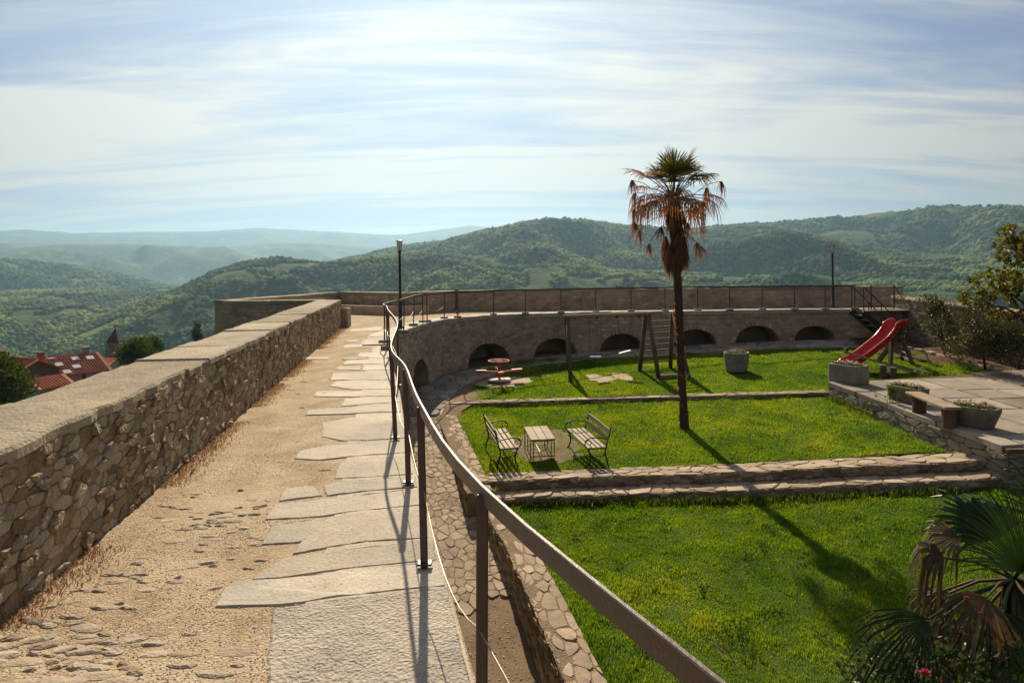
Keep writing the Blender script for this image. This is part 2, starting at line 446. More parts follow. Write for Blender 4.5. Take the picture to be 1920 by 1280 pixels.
MAT = {}
MAT['wall_stone'] = stone_mat('wall_stone', [(.13, .085, .05), (.26, .185, .11), (.37, .28, .175), (.50, .42, .30), (.28, .235, .18)], 1.0, 1.0, .9, .45, .45, lich=(.40, .36, .25), bd=.045)
MAT['mortar'] = stone_mat('mortar', [(.20, .145, .085), (.28, .21, .13), (.35, .27, .175)], 1.0, 1.0, .95, .3, .5, bd=.05)
MAT['coping'] = stone_mat('coping', [(.27, .225, .16), (.37, .315, .23), (.46, .40, .30)], 1.0, 1.0, .9, .7, .7, lich=(.19, .165, .13), bd=.03)
MAT['far_stone'] = stone_mat('far_stone', [(.26, .195, .135), (.40, .31, .22), (.52, .43, .32), (.43, .29, .20), (.55, .48, .38)], .8, .6, .9, .3, .35, lich=(.34, .32, .28))
MAT['far_mortar'] = stone_mat('far_mortar', [(.32, .255, .19), (.42, .35, .265), (.49, .42, .335)], .9, .5, .95, .3, .35)
MAT['slab'] = stone_mat('slab', [(.36, .32, .25), (.45, .405, .325), (.53, .485, .40)], .9, .4, .8, .75, .5, spec=.25, lich=(.43, .34, .235))
MAT['rough_slab'] = stone_mat('rough_slab', [(.33, .295, .235), (.41, .37, .30), (.48, .435, .36)], 1.3, 1.0, .75, .25, .6, spec=.3, bd=.03)
MAT['ledge'] = stone_mat('ledge', [(.29, .225, .155), (.40, .32, .225), (.49, .405, .30)], 1.1, .5, .85, .4, .5, lich=(.20, .18, .14))
MAT['flag'] = stone_mat('flag', [(.19, .165, .125), (.29, .255, .205), (.40, .36, .30)], .8, .5, .8, .4, .5, lich=(.18, .165, .14))
MAT['dark_stone'] = stone_mat('dark_stone', [(.14, .12, .09), (.20, .175, .135), (.27, .24, .19)], 1.2, .8, .9, .5, .4, lich=(.29, .28, .24))
def gravel_mat(name, cols, fines, bump=.9):
    t = NT(name); a = t.noise(2.2, 6, .6); b = t.noise(130, 4, .7); v = t.vor(75, out='Color'); vd = t.vor(75)
    sv = t.n('ShaderNodeSeparateColor'); t.L(v, sv.inputs[0])
    col = t.ramp(a, [(.28, cols[0]), (.5, cols[1]), (.72, cols[2])])
    col = t.mix(t.mr(sv.outputs[0], .6, 1.0, 0, .65), col, fines); col = t.mix(1.0, col, t.ramp(b, [(.3, (.65,) * 3), (.7, (1.25,) * 3)]), 'MULTIPLY')
    h = t.ma('ADD', t.ma('MULTIPLY', t.ma('SUBTRACT', 1.0, vd), .8), t.ma('ADD', t.ma('MULTIPLY', b, .5), t.ma('MULTIPLY', t.noise(14, 5, .6), 1.1)))
    return t.done(t.bsdf(col, .95, t.bump(h, bump, .02), spec=.15))
MAT['gravel'] = gravel_mat('gravel', [(.31, .222, .13), (.44, .34, .215), (.56, .46, .32)], (.60, .52, .40), .5)
MAT['dirt'] = gravel_mat('dirt', [(.11, .07, .045), (.165, .11, .07), (.22, .155, .10)], (.25, .20, .15))
MAT['earth'] = gravel_mat('earth', [(.16, .11, .065), (.24, .175, .11), (.30, .225, .15)], (.33, .26, .18), .35)
MAT['sand'] = gravel_mat('sand', [(.42, .31, .20), (.50, .39, .27), (.55, .45, .33)], (.55, .48, .38), .15)
MAT['mulch'] = gravel_mat('mulch', [(.085, .04, .028), (.13, .065, .045), (.19, .11, .075)], (.24, .17, .13))
MAT['pebble'] = stone_mat('pebble', [(.33, .26, .18), (.44, .36, .27), (.52, .45, .36)], 2.0, .5, .9)
MAT['turf'] = gravel_mat('turf', [(.045, .075, .010), (.065, .105, .013), (.10, .12, .022)], (.085, .11, .02), .4)
MAT['grass'] = leaf_mat('grass', [(.032, .088, .007), (.078, .17, .010), (.15, .255, .014), (.25, .32, .025), (.36, .31, .10)], .6, .55, (1.6, 1.45, .35), patch=.55)
MAT['dry_grass'] = leaf_mat('dry_grass', [(.15, .08, .04), (.26, .15, .075), (.38, .26, .15)], .45, .7, (1.2, 1.0, .7))
MAT['iron'] = plain_mat('iron', (.075, .043, .036), .42, .3, 20, .2, .0, .5, col2=(.13, .05, .022), lo=.60, hi=.72)
MAT['iron_dark'] = plain_mat('iron_dark', (.022, .018, .016), .5, .3, 25, .2, .0, .5, col2=(.06, .03, .018), lo=.58, hi=.75)
MAT['cable'] = plain_mat('cable', (.34, .29, .23), .5, .2, 30, .1, .6)
MAT['lamp_glass'] = plain_mat('lamp_glass', (.85, .85, .80), .25, .05, 8, .02, 0, .5)
MAT['bench_wood'] = wood_mat('bench_wood', (.27, .21, .155), (.46, .39, .31), 1.0)
MAT['table_wood'] = wood_mat('table_wood', (.26, .185, .115), (.42, .33, .23), 1.0)
MAT['old_wood'] = wood_mat('old_wood', (.085, .062, .042), (.19, .15, .11), 1.0, .85, 'Z')
MAT['old_wood_y'] = wood_mat('old_wood_y', (.23, .17, .11), (.42, .33, .23), 1.0, .85, 'X')  # paler than old_wood: the swing beam's sunlit top is put into the colour
MAT['log_wood'] = wood_mat('log_wood', (.07, .042, .028), (.17, .105, .07), .7, .85, 'Z')
MAT['red_paint'] = plain_mat('red_paint', (.50, .035, .022), .5, .2, 14, .15, col2=(.34, .14, .09), lo=.58, hi=.75)
MAT['seat_paint'] = plain_mat('seat_paint', (.55, .16, .12), .6, .25, 18, .2, col2=(.60, .46, .38), lo=.45, hi=.6)
MAT['pale_disc'] = plain_mat('pale_disc', (.52, .40, .33), .6, .25, 8, .2, col2=(.38, .15, .10), lo=.55, hi=.7)
MAT['red_plastic'] = plain_mat('red_plastic', (.46, .012, .018), .3, .12, 6, .04, spec=.5)
MAT['blue_plastic'] = plain_mat('blue_plastic', (.16, .42, .60), .4, .1, 8, .05)
MAT['white_plastic'] = plain_mat('white_plastic', (.75, .74, .68), .45, .1, 8, .05)
MAT['concrete'] = stone_mat('concrete', [(.20, .185, .16), (.27, .25, .22), (.33, .31, .28)], 2.0, .6, .9, .4, .4, lich=(.13, .12, .10))
MAT['palm_trunk'] = stone_mat('palm_trunk', [(.055, .036, .024), (.095, .064, .042), (.15, .105, .07)], 3.0, 1.0, .95, 0, .4, bd=.03)
MAT['palm_green'] = leaf_mat('palm_green', [(.022, .036, .010), (.05, .07, .016), (.12, .11, .03), (.22, .15, .06)], .35, .45)
MAT['palm_dry'] = leaf_mat('palm_dry', [(.13, .06, .03), (.26, .13, .065), (.42, .25, .13)], .45, .7, (1.2, .9, .6))
MAT['fan_green'] = leaf_mat('fan_green', [(.010, .022, .006), (.018, .042, .010), (.035, .07, .016), (.14, .09, .035)], .3, .4)
MAT['fan_dry'] = leaf_mat('fan_dry', [(.05, .032, .016), (.13, .085, .045), (.32, .25, .15)], .3, .6, (1.1, .95, .7))
MAT['shrub_leaf'] = leaf_mat('shrub_leaf', [(.022, .030, .012), (.055, .06, .022), (.12, .11, .05), (.24, .20, .12)], .3, .45)
MAT['magnolia_leaf'] = leaf_mat('magnolia_leaf', [(.018, .028, .008), (.05, .065, .012), (.15, .15, .02), (.32, .24, .03)], .45, .4, (1.4, 1.2, .3))
MAT['rose_leaf'] = leaf_mat('rose_leaf', [(.018, .04, .018), (.05, .085, .045), (.12, .16, .10)], .3, .35)
MAT['petal'] = leaf_mat('petal', [(.55, .10, .13), (.72, .30, .30), (.80, .72, .50), (.85, .82, .72)], .4, .6, (1, 1, 1))
MAT['rose_petal'] = leaf_mat('rose_petal', [(.45, .05, .08), (.65, .12, .15)], .35, .6, (1, 1, 1))
MAT['weed'] = leaf_mat('weed', [(.03, .07, .01), (.09, .15, .02), (.20, .24, .05)], .45, .75, spec=.1)
MAT['bark'] = plain_mat('bark', (.075, .055, .04), .9, .3, 25, .8)
MAT['town_leaf'] = leaf_mat('town_leaf', [(.010, .022, .005), (.028, .055, .009), (.075, .11, .016), (.15, .15, .03)], .35, .55)
MAT['cypress'] = leaf_mat('cypress', [(.008, .014, .008), (.02, .03, .014)], .15, .7)
MAT['roof_tile'] = plain_mat('roof_tile', (.36, .095, .05), .85, .25, .8, .6, col2=(.25, .075, .045), lo=.42, hi=.62, bd=.1)
MAT['roof_tile_orange'] = plain_mat('roof_tile_orange', (.46, .15, .06), .85, .25, .8, .6, col2=(.34, .10, .05), lo=.45, hi=.65, bd=.1)
MAT['plaster'] = plain_mat('plaster', (.34, .28, .25), .9, .15, .6, .2, col2=(.26, .21, .19))
MAT['plaster_dark'] = plain_mat('plaster_dark', (.13, .07, .06), .9, .2, .6, .2)
MAT['tower_stone'] = stone_mat('tower_stone', [(.17, .14, .11), (.24, .20, .16), (.30, .26, .21)], .35, .6, .9)
MAT['spire'] = plain_mat('spire', (.075, .06, .05), .85, .2, 1.0, .4)
MAT['dark_glass'] = plain_mat('dark_glass', (.02, .022, .025), .2, .1, 2, .02)
MAT['skylight'] = plain_mat('skylight', (.62, .64, .66), .15, .05, 2, .02)

# ------------------------------------------------------------------ valley and hills, one sheet to the horizon
FLOOR = -190.0
RIDGES = [   # radial distance, front width, back width, skyline (pixel) points
    (12000, 3000, 2600, [(-600, 440), (0, 434), (50, 431), (130, 437), (200, 436), (300, 435), (400, 434), (490, 428), (560, 432), (640, 436), (700, 440), (760, 441), (820, 432), (880, 424), (940, 428), (1100, 430), (2400, 430)]),
    (8800, 2400, 2400, [(-600, 452), (0, 455), (200, 460), (400, 463), (480, 458), (560, 455), (650, 460), (760, 470), (900, 480), (1100, 490), (2400, 480)]),
    (6800, 2200, 2200, [(-600, 480), (0, 472), (80, 463), (150, 459), (230, 458), (330, 461), (420, 464), (470, 480), (560, 494), (650, 500), (900, 510), (2400, 510)]),
    (4000, 1100, 1500, [(-600, 470), (0, 488), (60, 490), (140, 501), (220, 513), (300, 531), (400, 553), (500, 560), (2400, 560)]),
    (3900, 1900, 1500, [(640, 560), (1150, 470), (1300, 440), (1400, 428), (1500, 424), (1580, 417), (1640, 407), (1700, 403), (1760, 398), (1850, 398), (1920, 399), (2300, 390), (3600, 430)]),
    (2700, 1500, 1300, [(500, 540), (640, 490), (700, 479), (760, 466), (830, 459), (880, 448), (930, 437), (980, 426), (1035, 421), (1090, 423), (1150, 429), (1220, 435), (1300, 434), (1350, 429), (1450, 432), (1540, 450), (1700, 480), (2400, 520)]),
    (1650, 700, 700, [(-700, 720), (-200, 690), (0, 660), (100, 624), (180, 604), (250, 576), (300, 559), (350, 539), (400, 514), (440, 500), (480, 492), (520, 488), (560, 491), (610, 496), (660, 492), (720, 484), (800, 478), (900, 488), (1100, 510), (1500, 525), (2400, 560)]),
]
def ridge_tab(pts):
    a, t = [], []
    for px, py in pts:
        r = ray(px, py); az = math.atan(r.x); a.append(az); t.append(r.z * math.cos(az))
    return np.array(a), np.array(t)
RT = [(R, wf, wb, *ridge_tab(p)) for R, wf, wb, p in RIDGES]
def near_hill(r): return np.interp(r, [0, 35, 60, 120, 185, 300, 500, 800, 1100], [-9, -9, -13, -27, -43, -75, -130, -186, -192])
def terrain_z(az, r):
    x, y = r * np.sin(az), r * np.cos(az)
    z = np.full(np.broadcast(az, r).shape, FLOOR)
    z = z + (fbm(x / 500, y / 500, 4) - .5) * 14
    for R, wf, wb, A, T in RT:
        RR = R * (1 + .10 * (fbm(az * 7 + R, az * 0 + R * .37, 3) - .5)); zr = np.interp(az, A, T) * RR
        t = np.where(r < RR, (RR - r) / wf, (r - RR) / wb); sh = np.exp(-np.clip(t, 0, 3) ** 2 * 1.5)
        k = wf / 1500.0
        rid = 1 - np.abs(2 * fbm(x / (520 * k) + R, y / (520 * k), 4) - 1)
        amp = np.clip(1 - sh, 0, 1) * sh * 4
        hgt = np.maximum(zr - FLOOR, 0)
        zz = FLOOR + hgt * sh + amp * (rid - .72) * np.minimum(hgt * .8, 360) + (fbm(x / (90 * k), y / (90 * k), 3) - .5) * 10 * k * sh
        z = np.maximum(z, zz)
    return np.maximum(z, near_hill(r))
def build_terrain():
    half = math.radians(44)
    azs = np.concatenate((np.linspace(-math.pi, -half, 60)[:-1], np.linspace(-half, half, 560), np.linspace(half, math.pi, 60)[1:]))
    rs = np.concatenate(([2.0], np.geomspace(30, 600, 50)[:-1], np.geomspace(600, 5000, 230)[:-1], np.geomspace(5000, 15500, 80)))
    A, R = np.meshgrid(azs, rs, indexing='ij'); Z = terrain_z(A, R)
    V = np.stack((R * np.sin(A), R * np.cos(A), Z), -1).reshape(-1, 3)
    n, m = A.shape; i, j = np.meshgrid(np.arange(n - 1), np.arange(m - 1), indexing='ij'); a = (i * m + j).ravel()
    loops = np.stack((a, a + 1, a + m + 1, a + m), -1)
    t = NT('hills'); P = t.P()
    wood = t.noise(.0075, 9, .65, .3); fld = t.vor(.011, out='Color', stretch=(1, 1.6, 1)); fs = t.n('ShaderNodeSeparateColor'); t.L(fld, fs.inputs[0])
    fcol = t.ramp(fs.outputs[0], [(.0, (.07, .12, .028)), (.35, (.15, .22, .045)), (.65, (.20, .245, .06)), (.85, (.17, .15, .075)), (1.0, (.085, .115, .03))])
    frows = t.mix(t.mr(t.noise(.05, 3, .5, stretch=(.3, 3, 1)), .4, .6, 0, .5), fcol, (.07, .11, .026))
    fine = t.noise(.06, 5, .65); wcol = t.ramp(fine, [(.3, (.02, .042, .012)), (.55, (.055, .10, .018)), (.75, (.13, .175, .032))])
    col = t.mix(t.mr(wood, .40, .46), frows, wcol)
    hills = np_mesh('hills', V, loops, 4, None, t.done(t.bsdf(col, .95, t.bump(t.noise(.09, 6, .7), .8, 9.0), spec=.1)), smooth=True)
    tag(hills, 'wooded hills and green valley rolling away to the horizon', 'hills', kind='structure')
    return azs, rs, Z
AZS, RS, TZ = build_terrain()
def tz(az, r):                             # bilinear look-up in the built sheet
    i = np.clip(np.searchsorted(AZS, az) - 1, 0, len(AZS) - 2); j = np.clip(np.searchsorted(RS, r) - 1, 0, len(RS) - 2)
    fa = (az - AZS[i]) / (AZS[i + 1] - AZS[i]); fr = (r - RS[j]) / (RS[j + 1] - RS[j])
    return (TZ[i, j] * (1 - fa) + TZ[i + 1, j] * fa) * (1 - fr) + (TZ[i, j + 1] * (1 - fa) + TZ[i + 1, j + 1] * fa) * fr
def tzxy(x, y): return float(tz(np.array([math.atan2(x, y)]), np.array([math.hypot(x, y)]))[0])
def build_forest(N=240000, keep=56000):
    az = NR.uniform(math.radians(-39), math.radians(40), N); r = np.exp(NR.uniform(math.log(560), math.log(4800), N))
    z = tz(az, r); x, y = r * np.sin(az), r * np.cos(az)
    S = TZ / RS[None, :]; CM = np.maximum.accumulate(S, axis=1)
    i = np.clip(np.searchsorted(AZS, az), 0, len(AZS) - 1); j = np.clip(np.searchsorted(RS, r) - 2, 0, len(RS) - 1)
    vis = (z + 9) / r > CM[i, j]
    px = CX + F * np.tan(az); sl = (z + 8) / (r * np.cos(az))
    lim = np.where(px > 600, (HY - 560) / F, np.where(px > 250, (HY - 690) / F, (HY - 800) / F)); vis &= sl > lim
    w = fbm(x / 150, y / 150, 5, .6); w2 = fbm(x / 60 + 9, y / 60, 3)
    ok = vis & ((w > np.where(z < FLOOR + 30, .53, .445)) | (w2 > .64)) ; idx = np.nonzero(ok)[0][:keep]
    x, y, z, r = x[idx], y[idx], z[idx], r[idx]; n = len(idx)
    bm = bmesh.new(); bmesh.ops.create_icosphere(bm, subdivisions=1, radius=1.0)
    bv = np.array([v.co[:] for v in bm.verts]); bf = np.array([[v.index for v in f.verts] for f in bm.faces]); bm.free()
    s = NR.uniform(3.4, 7.2, n) * np.clip(r / 1500, .85, 1.9) ** .6
    q = bv[None] * NR.uniform(.7, 1.25, (n, len(bv), 1)); q = q * s[:, None, None]; q[:, :, 2] *= NR.uniform(.75, 1.15, n)[:, None]
    V = q + np.stack((x, y, z + s * .35), -1)[:, None, :]
    loops = bf[None] + (np.arange(n) * len(bv))[:, None, None]
    tint = np.repeat(np.clip(fbm(x / 130, y / 130, 3) * .95 - .05 + NR.uniform(-.12, .22, n) + .5 * (fbm(x / 45 + 3, y / 45, 2) - .5), 0, 1), len(bf))
    t = NT('forest'); col = t.ramp(t.attr(), [(0, (.014, .036, .013)), (.35, (.045, .088, .017)), (.65, (.13, .19, .03)), (1, (.30, .33, .07))])  # bright yellow-green tints stand in for sunlit tops of the crowns
    m = t.done(t.bsdf(col, .9, t.bump(t.noise(.5, 4, .7), .7, 1.5), spec=.1))
    o = np_mesh('forest', V.reshape(-1, 3), loops, 3, tint, m, smooth=True)
    tag(o, 'distant woodland covering the hillsides beyond the wall', 'forest', kind='stuff')
build_forest()

# ------------------------------------------------------------------ levels and lines of the place (metres, eye level = 0)
ZP, ZT = -1.75, -0.88                       # rampart walk, parapet top
def zl(x, y): return -4.36 + .087 * (y - 14.9) + .04 * (x - 2.1) + .03 * np.maximum(0, x - 4) * np.clip((18 - y) / 4, 0, 1)          # bench and playground lawn
def zf(x, y): return -4.81 + .03 * (y - 13.85) + .04 * (x + .16) + .028 * np.maximum(0, x - 4) * np.clip((y - 8) / 4, 0, 1)          # lower lawn
def zs(x, y): return float(np.interp(y, [-8, 4, 9, 11, 14, 18.7, 20, 24, 27], [-5.9, -5.85, -5.75, -5.5, -5.02, -4.2, -3.98, -3.62, -3.42]))   # ramp below the rampart
EDGE = Line([(2.6, -3.2), (1.4, -1.2), (.78, .4), (.36, 1.45), (-.05, 2.35), (-.42, 3.99), (-.76, 5.54), (-1.10, 7.02), (-1.72, 10.3), (-2.4, 13.4), (-2.95, 16.35), (-3.15, 18.0),
             (-3.2, 19.6), (-3.02, 21.4), (-2.75, 22.9), (-2.3, 24.1), (-1.75, 24.9), (-.75, 25.8), (.5, 26.35), (2.2, 26.75), (6.1, 27.0), (9.9, 27.0), (12.4, 26.8), (15.6, 26.6)], 1)
WALL_IN = Line([(-1.55, -3.2), (-2.59, 3.46), (-5.40, 21.5)])
FARW = [(-5.9, 21.75), (-9.05, 22.0), (-8.3, 25.4), (-7.45, 29.3), (-4.5, 27.3), (-2.3, 29.0), (3, 29.1), (9, 28.7), (16.2, 28.3)]
rng = random.Random(11)

def body(mb, line, s0, s1, off0, off1, z0, z1, step=.5, tint=.5):
    """solid between two offsets of a line; z0, z1 numbers or functions of arc length"""
    n = max(1, int((s1 - s0) / step)); g = lambda z, s: z(s) if callable(z) else z
    vs = []
    for i in range(n + 1):
        s = s0 + (s1 - s0) * i / n; p = line.at(s); r = line.right(s); a = p + r * off0; b = p + r * off1
        vs += [(a.x, a.y, g(z0, s)), (a.x, a.y, g(z1, s)), (b.x, b.y, g(z1, s)), (b.x, b.y, g(z0, s))]
    fs = [(0, 1, 2, 3), tuple(n * 4 + k for k in (3, 2, 1, 0))]
    for i in range(n):
        for k in range(4): fs.append((i * 4 + k, (i + 1) * 4 + k, (i + 1) * 4 + (k + 1) % 4, i * 4 + (k + 1) % 4))
    mb.add(vs, fs, tint)
def face_map(line, s0, side, off, z0):
    """(u, v, w): u along the line from s0, v up from z0, w out of the face"""
    def f(u, v, w):
        s = s0 + u; p = line.at(s); r = line.right(s) * side
        q = p + r * (off + w); return (q.x, q.y, (z0(s) if callable(z0) else z0) + v)
    return f
def top_map(line, s0, off, ztop):
    def f(u, v, w):
        s = s0 + u; p = line.at(s) + line.right(s) * (off + v)
        return (p.x, p.y, (ztop(p.x, p.y) if callable(ztop) else ztop) + w)
    return f
def coping(parent, line, s0, s1, off0, off1, zt, thick, lmin, lmax, mat, name='coping_slab', ov=.03, mb_far=None, jit=.012):
    s = s0
    while s < s1 - .05:
        l = min(rng.uniform(lmin, lmax), s1 - s)
        if s1 - s - l < lmin * .4: l = s1 - s
        g = .003; n = max(2, int(l / .16)); dz = rng.uniform(-.010, .010); ti = rng.random()
        pl = []
        for i in range(n + 1):
            q = s + g + (l - 2 * g) * i / n; p = line.at(q) + line.right(q) * (off0 + (ov if off0 > off1 else -ov) + rng.uniform(-jit, jit)); pl.append((p.x, p.y))
        for i in range(n, -1, -1):
            q = s + g + (l - 2 * g) * i / n; p = line.at(q) + line.right(q) * (off1 + (-ov if off0 > off1 else ov) + rng.uniform(-.012, .012)); pl.append((p.x, p.y))
        m = mb_far or MB(); m.prism(pl, zt - thick + dz, zt + dz, .018, ti, .006)
        if mb_far is None: m.build(name, mat, parent)
        s += l

# ---- parapet on the open side of the path
w = thing('parapet_wall', 'long rubble stone parapet with pale flat coping beside the gravel path', 'wall', (*WALL_IN.at(8), ZP))
m = MB(); body(m, WALL_IN, 0, WALL_IN.L, 0, -.70, -12.0, ZT - .062, 1.0); m.build('core', MAT['mortar'], w)
cs = cells(WALL_IN.L, ZT - .07 - ZP, .125, .062, .47, .006, random.Random(3), drop=.25); fm = face_map(WALL_IN, 0, 1, 0, ZP)
far = MB(); r2 = random.Random(5); vis = []
for c in cs:
    u = sum(p[0] for p in c) / len(c); y = WALL_IN.at(u).y
    vis.append((0 if y > 2.6 else 1, u, c))
vis.sort(key=lambda q: (q[0], q[1]))
for k, (_, u, c) in enumerate(vis):
    if r2.random() < .05: continue
    mb = MB() if k < 300 else far
    stone(mb, c, fm, r2.choice((.003, .006, .010, .014, .020)) * r2.uniform(.7, 1.3), r2.random(), r2, .03, .12, .75)
    if k < 300: mb.build('stone', MAT['wall_stone'], w)
tag(far.build('masonry', MAT['wall_stone'], w), kind='stuff')
coping(w, WALL_IN, 0, WALL_IN.L, .0, -.70, ZT, .07, .5, 1.9, MAT['coping'], ov=.012, jit=.02)
p = WALL_IN.at(WALL_IN.L); m = MB(); m.box((p.x + .02, p.y + .16, ZP + .30), (.42, .42, .62), None, .03, .6, .012); m.build('end_block', MAT['wall_stone'], w)

# ---- far parapet with the bastion corner
FL = Line(FARW); w = thing('far_parapet', 'stone parapet along the far rampart walk with a bastion corner on the valley side', 'wall', (3, 29.1, ZP))
m = MB(); n = len(FARW)
def seg_body(mb, a, b, t, z0, z1, ext=0.0):
    a, b = Vector(a), Vector(b); d = (b - a).normalized(); nr = Vector((-d.y, d.x)); a2 = a - d * ext; b2 = b + d * ext
    P = [a2, b2, b2 + nr * t, a2 + nr * t]
    mb.add([(q.x, q.y, z0) for q in P] + [(q.x, q.y, z1) for q in P], [(3, 2, 1, 0), (4, 5, 6, 7), (0, 1, 5, 4), (1, 2, 6, 5), (2, 3, 7, 6), (3, 0, 4, 7)], .5)
far = MB(); cop = []
rf = random.Random(21)
for k in range(n - 1):
    a, b = Vector(FARW[k]), Vector(FARW[k + 1]); L = (b - a).length; ln = Line([a, b])
    # walls one and two stand on the valley side of the bastion: their thickness runs inward there
    t = .62; side = 1
    seg_body(m, a, b, t, -12.0, ZT - .13 + .004 * k, 0.0 if k == 0 else .0)
    H = ZT - .13 - ZP + (.9 if k == 0 else 0)
    for c in cells(L, H, .30, .135, .36, .02, rf):
        stone(far, c, face_map(ln, 0, 1, 0, ZP) if k else face_map(ln, 0, -1, t, ZP - .9), rf.uniform(.006, .026), rf.random(), rf, .02, .16, .5)
    coping(w, ln, 0, L, .0, -t, ZT, .13, 1.2, 2.2, MAT['coping'], ov=.02)
m.build('core', MAT['far_mortar'], w); tag(far.build('masonry', MAT['far_stone'], w), kind='stuff')
lg = Line([(-7.25, 28.75), (-4.55, 27.0), (-3.6, 27.75)]); m = MB(); body(m, lg, 0, lg.L, -.05, .38, ZP, ZP + .36, .6); m.build('foot_ledge', MAT['far_stone'], w)
t_ = thing('iron_post', 'rusty iron post standing against the far parapet behind the railing', 'post', at(856, 579, 28.3))
m = MB(); pb = at(856, 579, 28.3); m.box((pb.x, pb.y, pb.z + .4), (.11, .11, .86), None, .01); m.build('shaft', MAT['iron'], t_)
m = MB(); m.box((pb.x, pb.y, pb.z + .02), (.22, .22, .05), None, .01); m.build('base_plate', MAT['iron'], t_)

# ---- the walk itself
outer = [(-1.55, -3.2), (-2.59, 3.46), (-5.40, 21.5), (-5.9, 21.75), (-9.05, 22.0), (-8.3, 25.4), (-7.45, 29.3), (-4.5, 27.3), (-2.3, 29.0), (3, 29.1), (9, 28.7), (16.2, 28.3), (16.2, 26.6)]
inner = [(EDGE.at(EDGE.L * i / 90).x, EDGE.at(EDGE.L * i / 90).y) for i in range(90, -1, -1)]
poly = outer + inner
tri = tessellate_polygon([[Vector((x, y, 0)) for x, y in poly]])
m = MB(); m.add([(x, y, ZP) for x, y in poly], [t if (Vector((poly[t[1]][0] - poly[t[0]][0], poly[t[1]][1] - poly[t[0]][1], 0)).cross(Vector((poly[t[2]][0] - poly[t[0]][0], poly[t[2]][1] - poly[t[0]][1], 0))).z > 0) else t[::-1] for t in tri])
path = tag(m.build('path', MAT['gravel'], None, world=(0, 0, 0)), 'sandy gravel rampart path with pale stone slabs along one side', 'path', kind='structure')

# slabs of the path: outlines read off the photograph, laid on the walk
SL = [
 ('rough_slab', [(512, 1136), (640, 1118), (806, 1098), (832, 1162), (850, 1225), (862, 1300), (500, 1300), (497, 1240), (506, 1190)]),
 ('slab', [(402, 1132), (416, 1100), (432, 1088), (600, 1072), (786, 1050), (797, 1068), (805, 1094), (640, 1114), (520, 1130)]),
 ('slab', [(470, 1083), (500, 1060), (528, 1044), (690, 1022), (782, 1010), (790, 1030), (786, 1046), (640, 1064), (520, 1080)]),
 ('slab', [(488, 1018), (506, 982), (604, 969), (612, 1003), (560, 1014)]),
 ('slab', [(613, 968), (700, 957), (770, 948), (779, 1004), (690, 1012), (616, 1022), (548, 1034), (556, 1018)]),
 ('slab', [(497, 970), (512, 943), (610, 932), (748, 914), (766, 944), (690, 953), (600, 965)]),
 ('slab', [(522, 937), (534, 913), (588, 909), (606, 926)]),
 ('slab', [(612, 926), (604, 908), (640, 900), (742, 892), (750, 911), (690, 918)]),
 ('slab', [(626, 894), (634, 866), (660, 858), (742, 850), (752, 886), (690, 892)]),
 ('slab', [(551, 857), (560, 843), (620, 832), (735, 823), (742, 846), (680, 852), (600, 860)]),
 ('slab', [(604, 815), (600, 790), (650, 783), (736, 775), (738, 818), (690, 822), (640, 822)]),
 ('slab', [(571, 776), (577, 767), (650, 762), (735, 755), (737, 770), (650, 774)]),
 ('slab', [(640, 759), (645, 746), (734, 743), (736, 752)]),
 ('slab', [(588, 741), (592, 732), (660, 732), (735, 730), (735, 740), (660, 742)]),
 ('slab', [(617, 722), (628, 714), (680, 711), (734, 713), (734, 727), (660, 728)]),
 ('slab', [(619, 710), (622, 699), (670, 697), (733, 694), (733, 709), (680, 709)]),
 ('slab', [(627, 691), (632, 686), (676, 685), (678, 692)]),
 ('slab', [(681, 692), (679, 682), (731, 682), (732, 691)]),
 ('slab', [(643, 681), (648, 675), (690, 673), (727, 673), (729, 680)]),
 ('slab', [(641, 673), (644, 670), (684, 669), (684, 672)]),
 ('slab', [(670, 667), (672, 661), (725, 660), (727, 669), (690, 668)]),
 ('slab', [(642, 650), (646, 646), (690, 643), (722, 646), (723, 650)]),
 ('slab', [(676, 642), (680, 636), (720, 634), (721, 642)]),
 ('slab', [(645, 639), (650, 637), (674, 637), (672, 640)]),
 ('slab', [(690, 631), (694, 625), (722, 622), (722, 630)]),
 ('slab', [(566, 672), (572, 669), (618, 669), (616, 672)]),
 ('slab', [(596, 648), (602, 645), (622, 645), (620, 648)]),
 ('slab', [(655, 620), (660, 616), (716, 612), (717, 618)]),
]
sb = MB(); sv_ = []                        # the dusty bed the slabs lie in
for k in range(60):
    y = 2.0 + 16.0 * k / 59
    xr = float(np.interp(y, [2.0, 2.35, 3.99, 5.54, 7.02, 10.3, 13.4, 16.35, 18.0], [.08, -.05, -.42, -.76, -1.10, -1.72, -2.4, -2.95, -3.15])) - .01; wd = float(np.interp(y, [2, 3.4, 4.2, 6, 9, 13, 18], [.85, .80, .70, .62, .58, .45, .3])) + .10 * (float(fbm(y * 1.7, 3.3, 3)) - .5)
    for j in range(4): sv_.append((xr - wd * (1 - j / 3), y, ZP + .004))
sb.add(sv_, [(k * 4 + j, k * 4 + j + 1, (k + 1) * 4 + j + 1, (k + 1) * 4 + j) for k in range(59) for j in range(3)]); sb.build('slab_bed', MAT['slab'], path)
EDGE_Y = np.array([[EDGE.at(EDGE.L * k / 400).x, EDGE.at(EDGE.L * k / 400).y] for k in range(401)]); EDGE_Y = EDGE_Y[EDGE_Y[:, 1] < 21]
ex = lambda y: float(np.interp(y, EDGE_Y[:, 1], EDGE_Y[:, 0]))
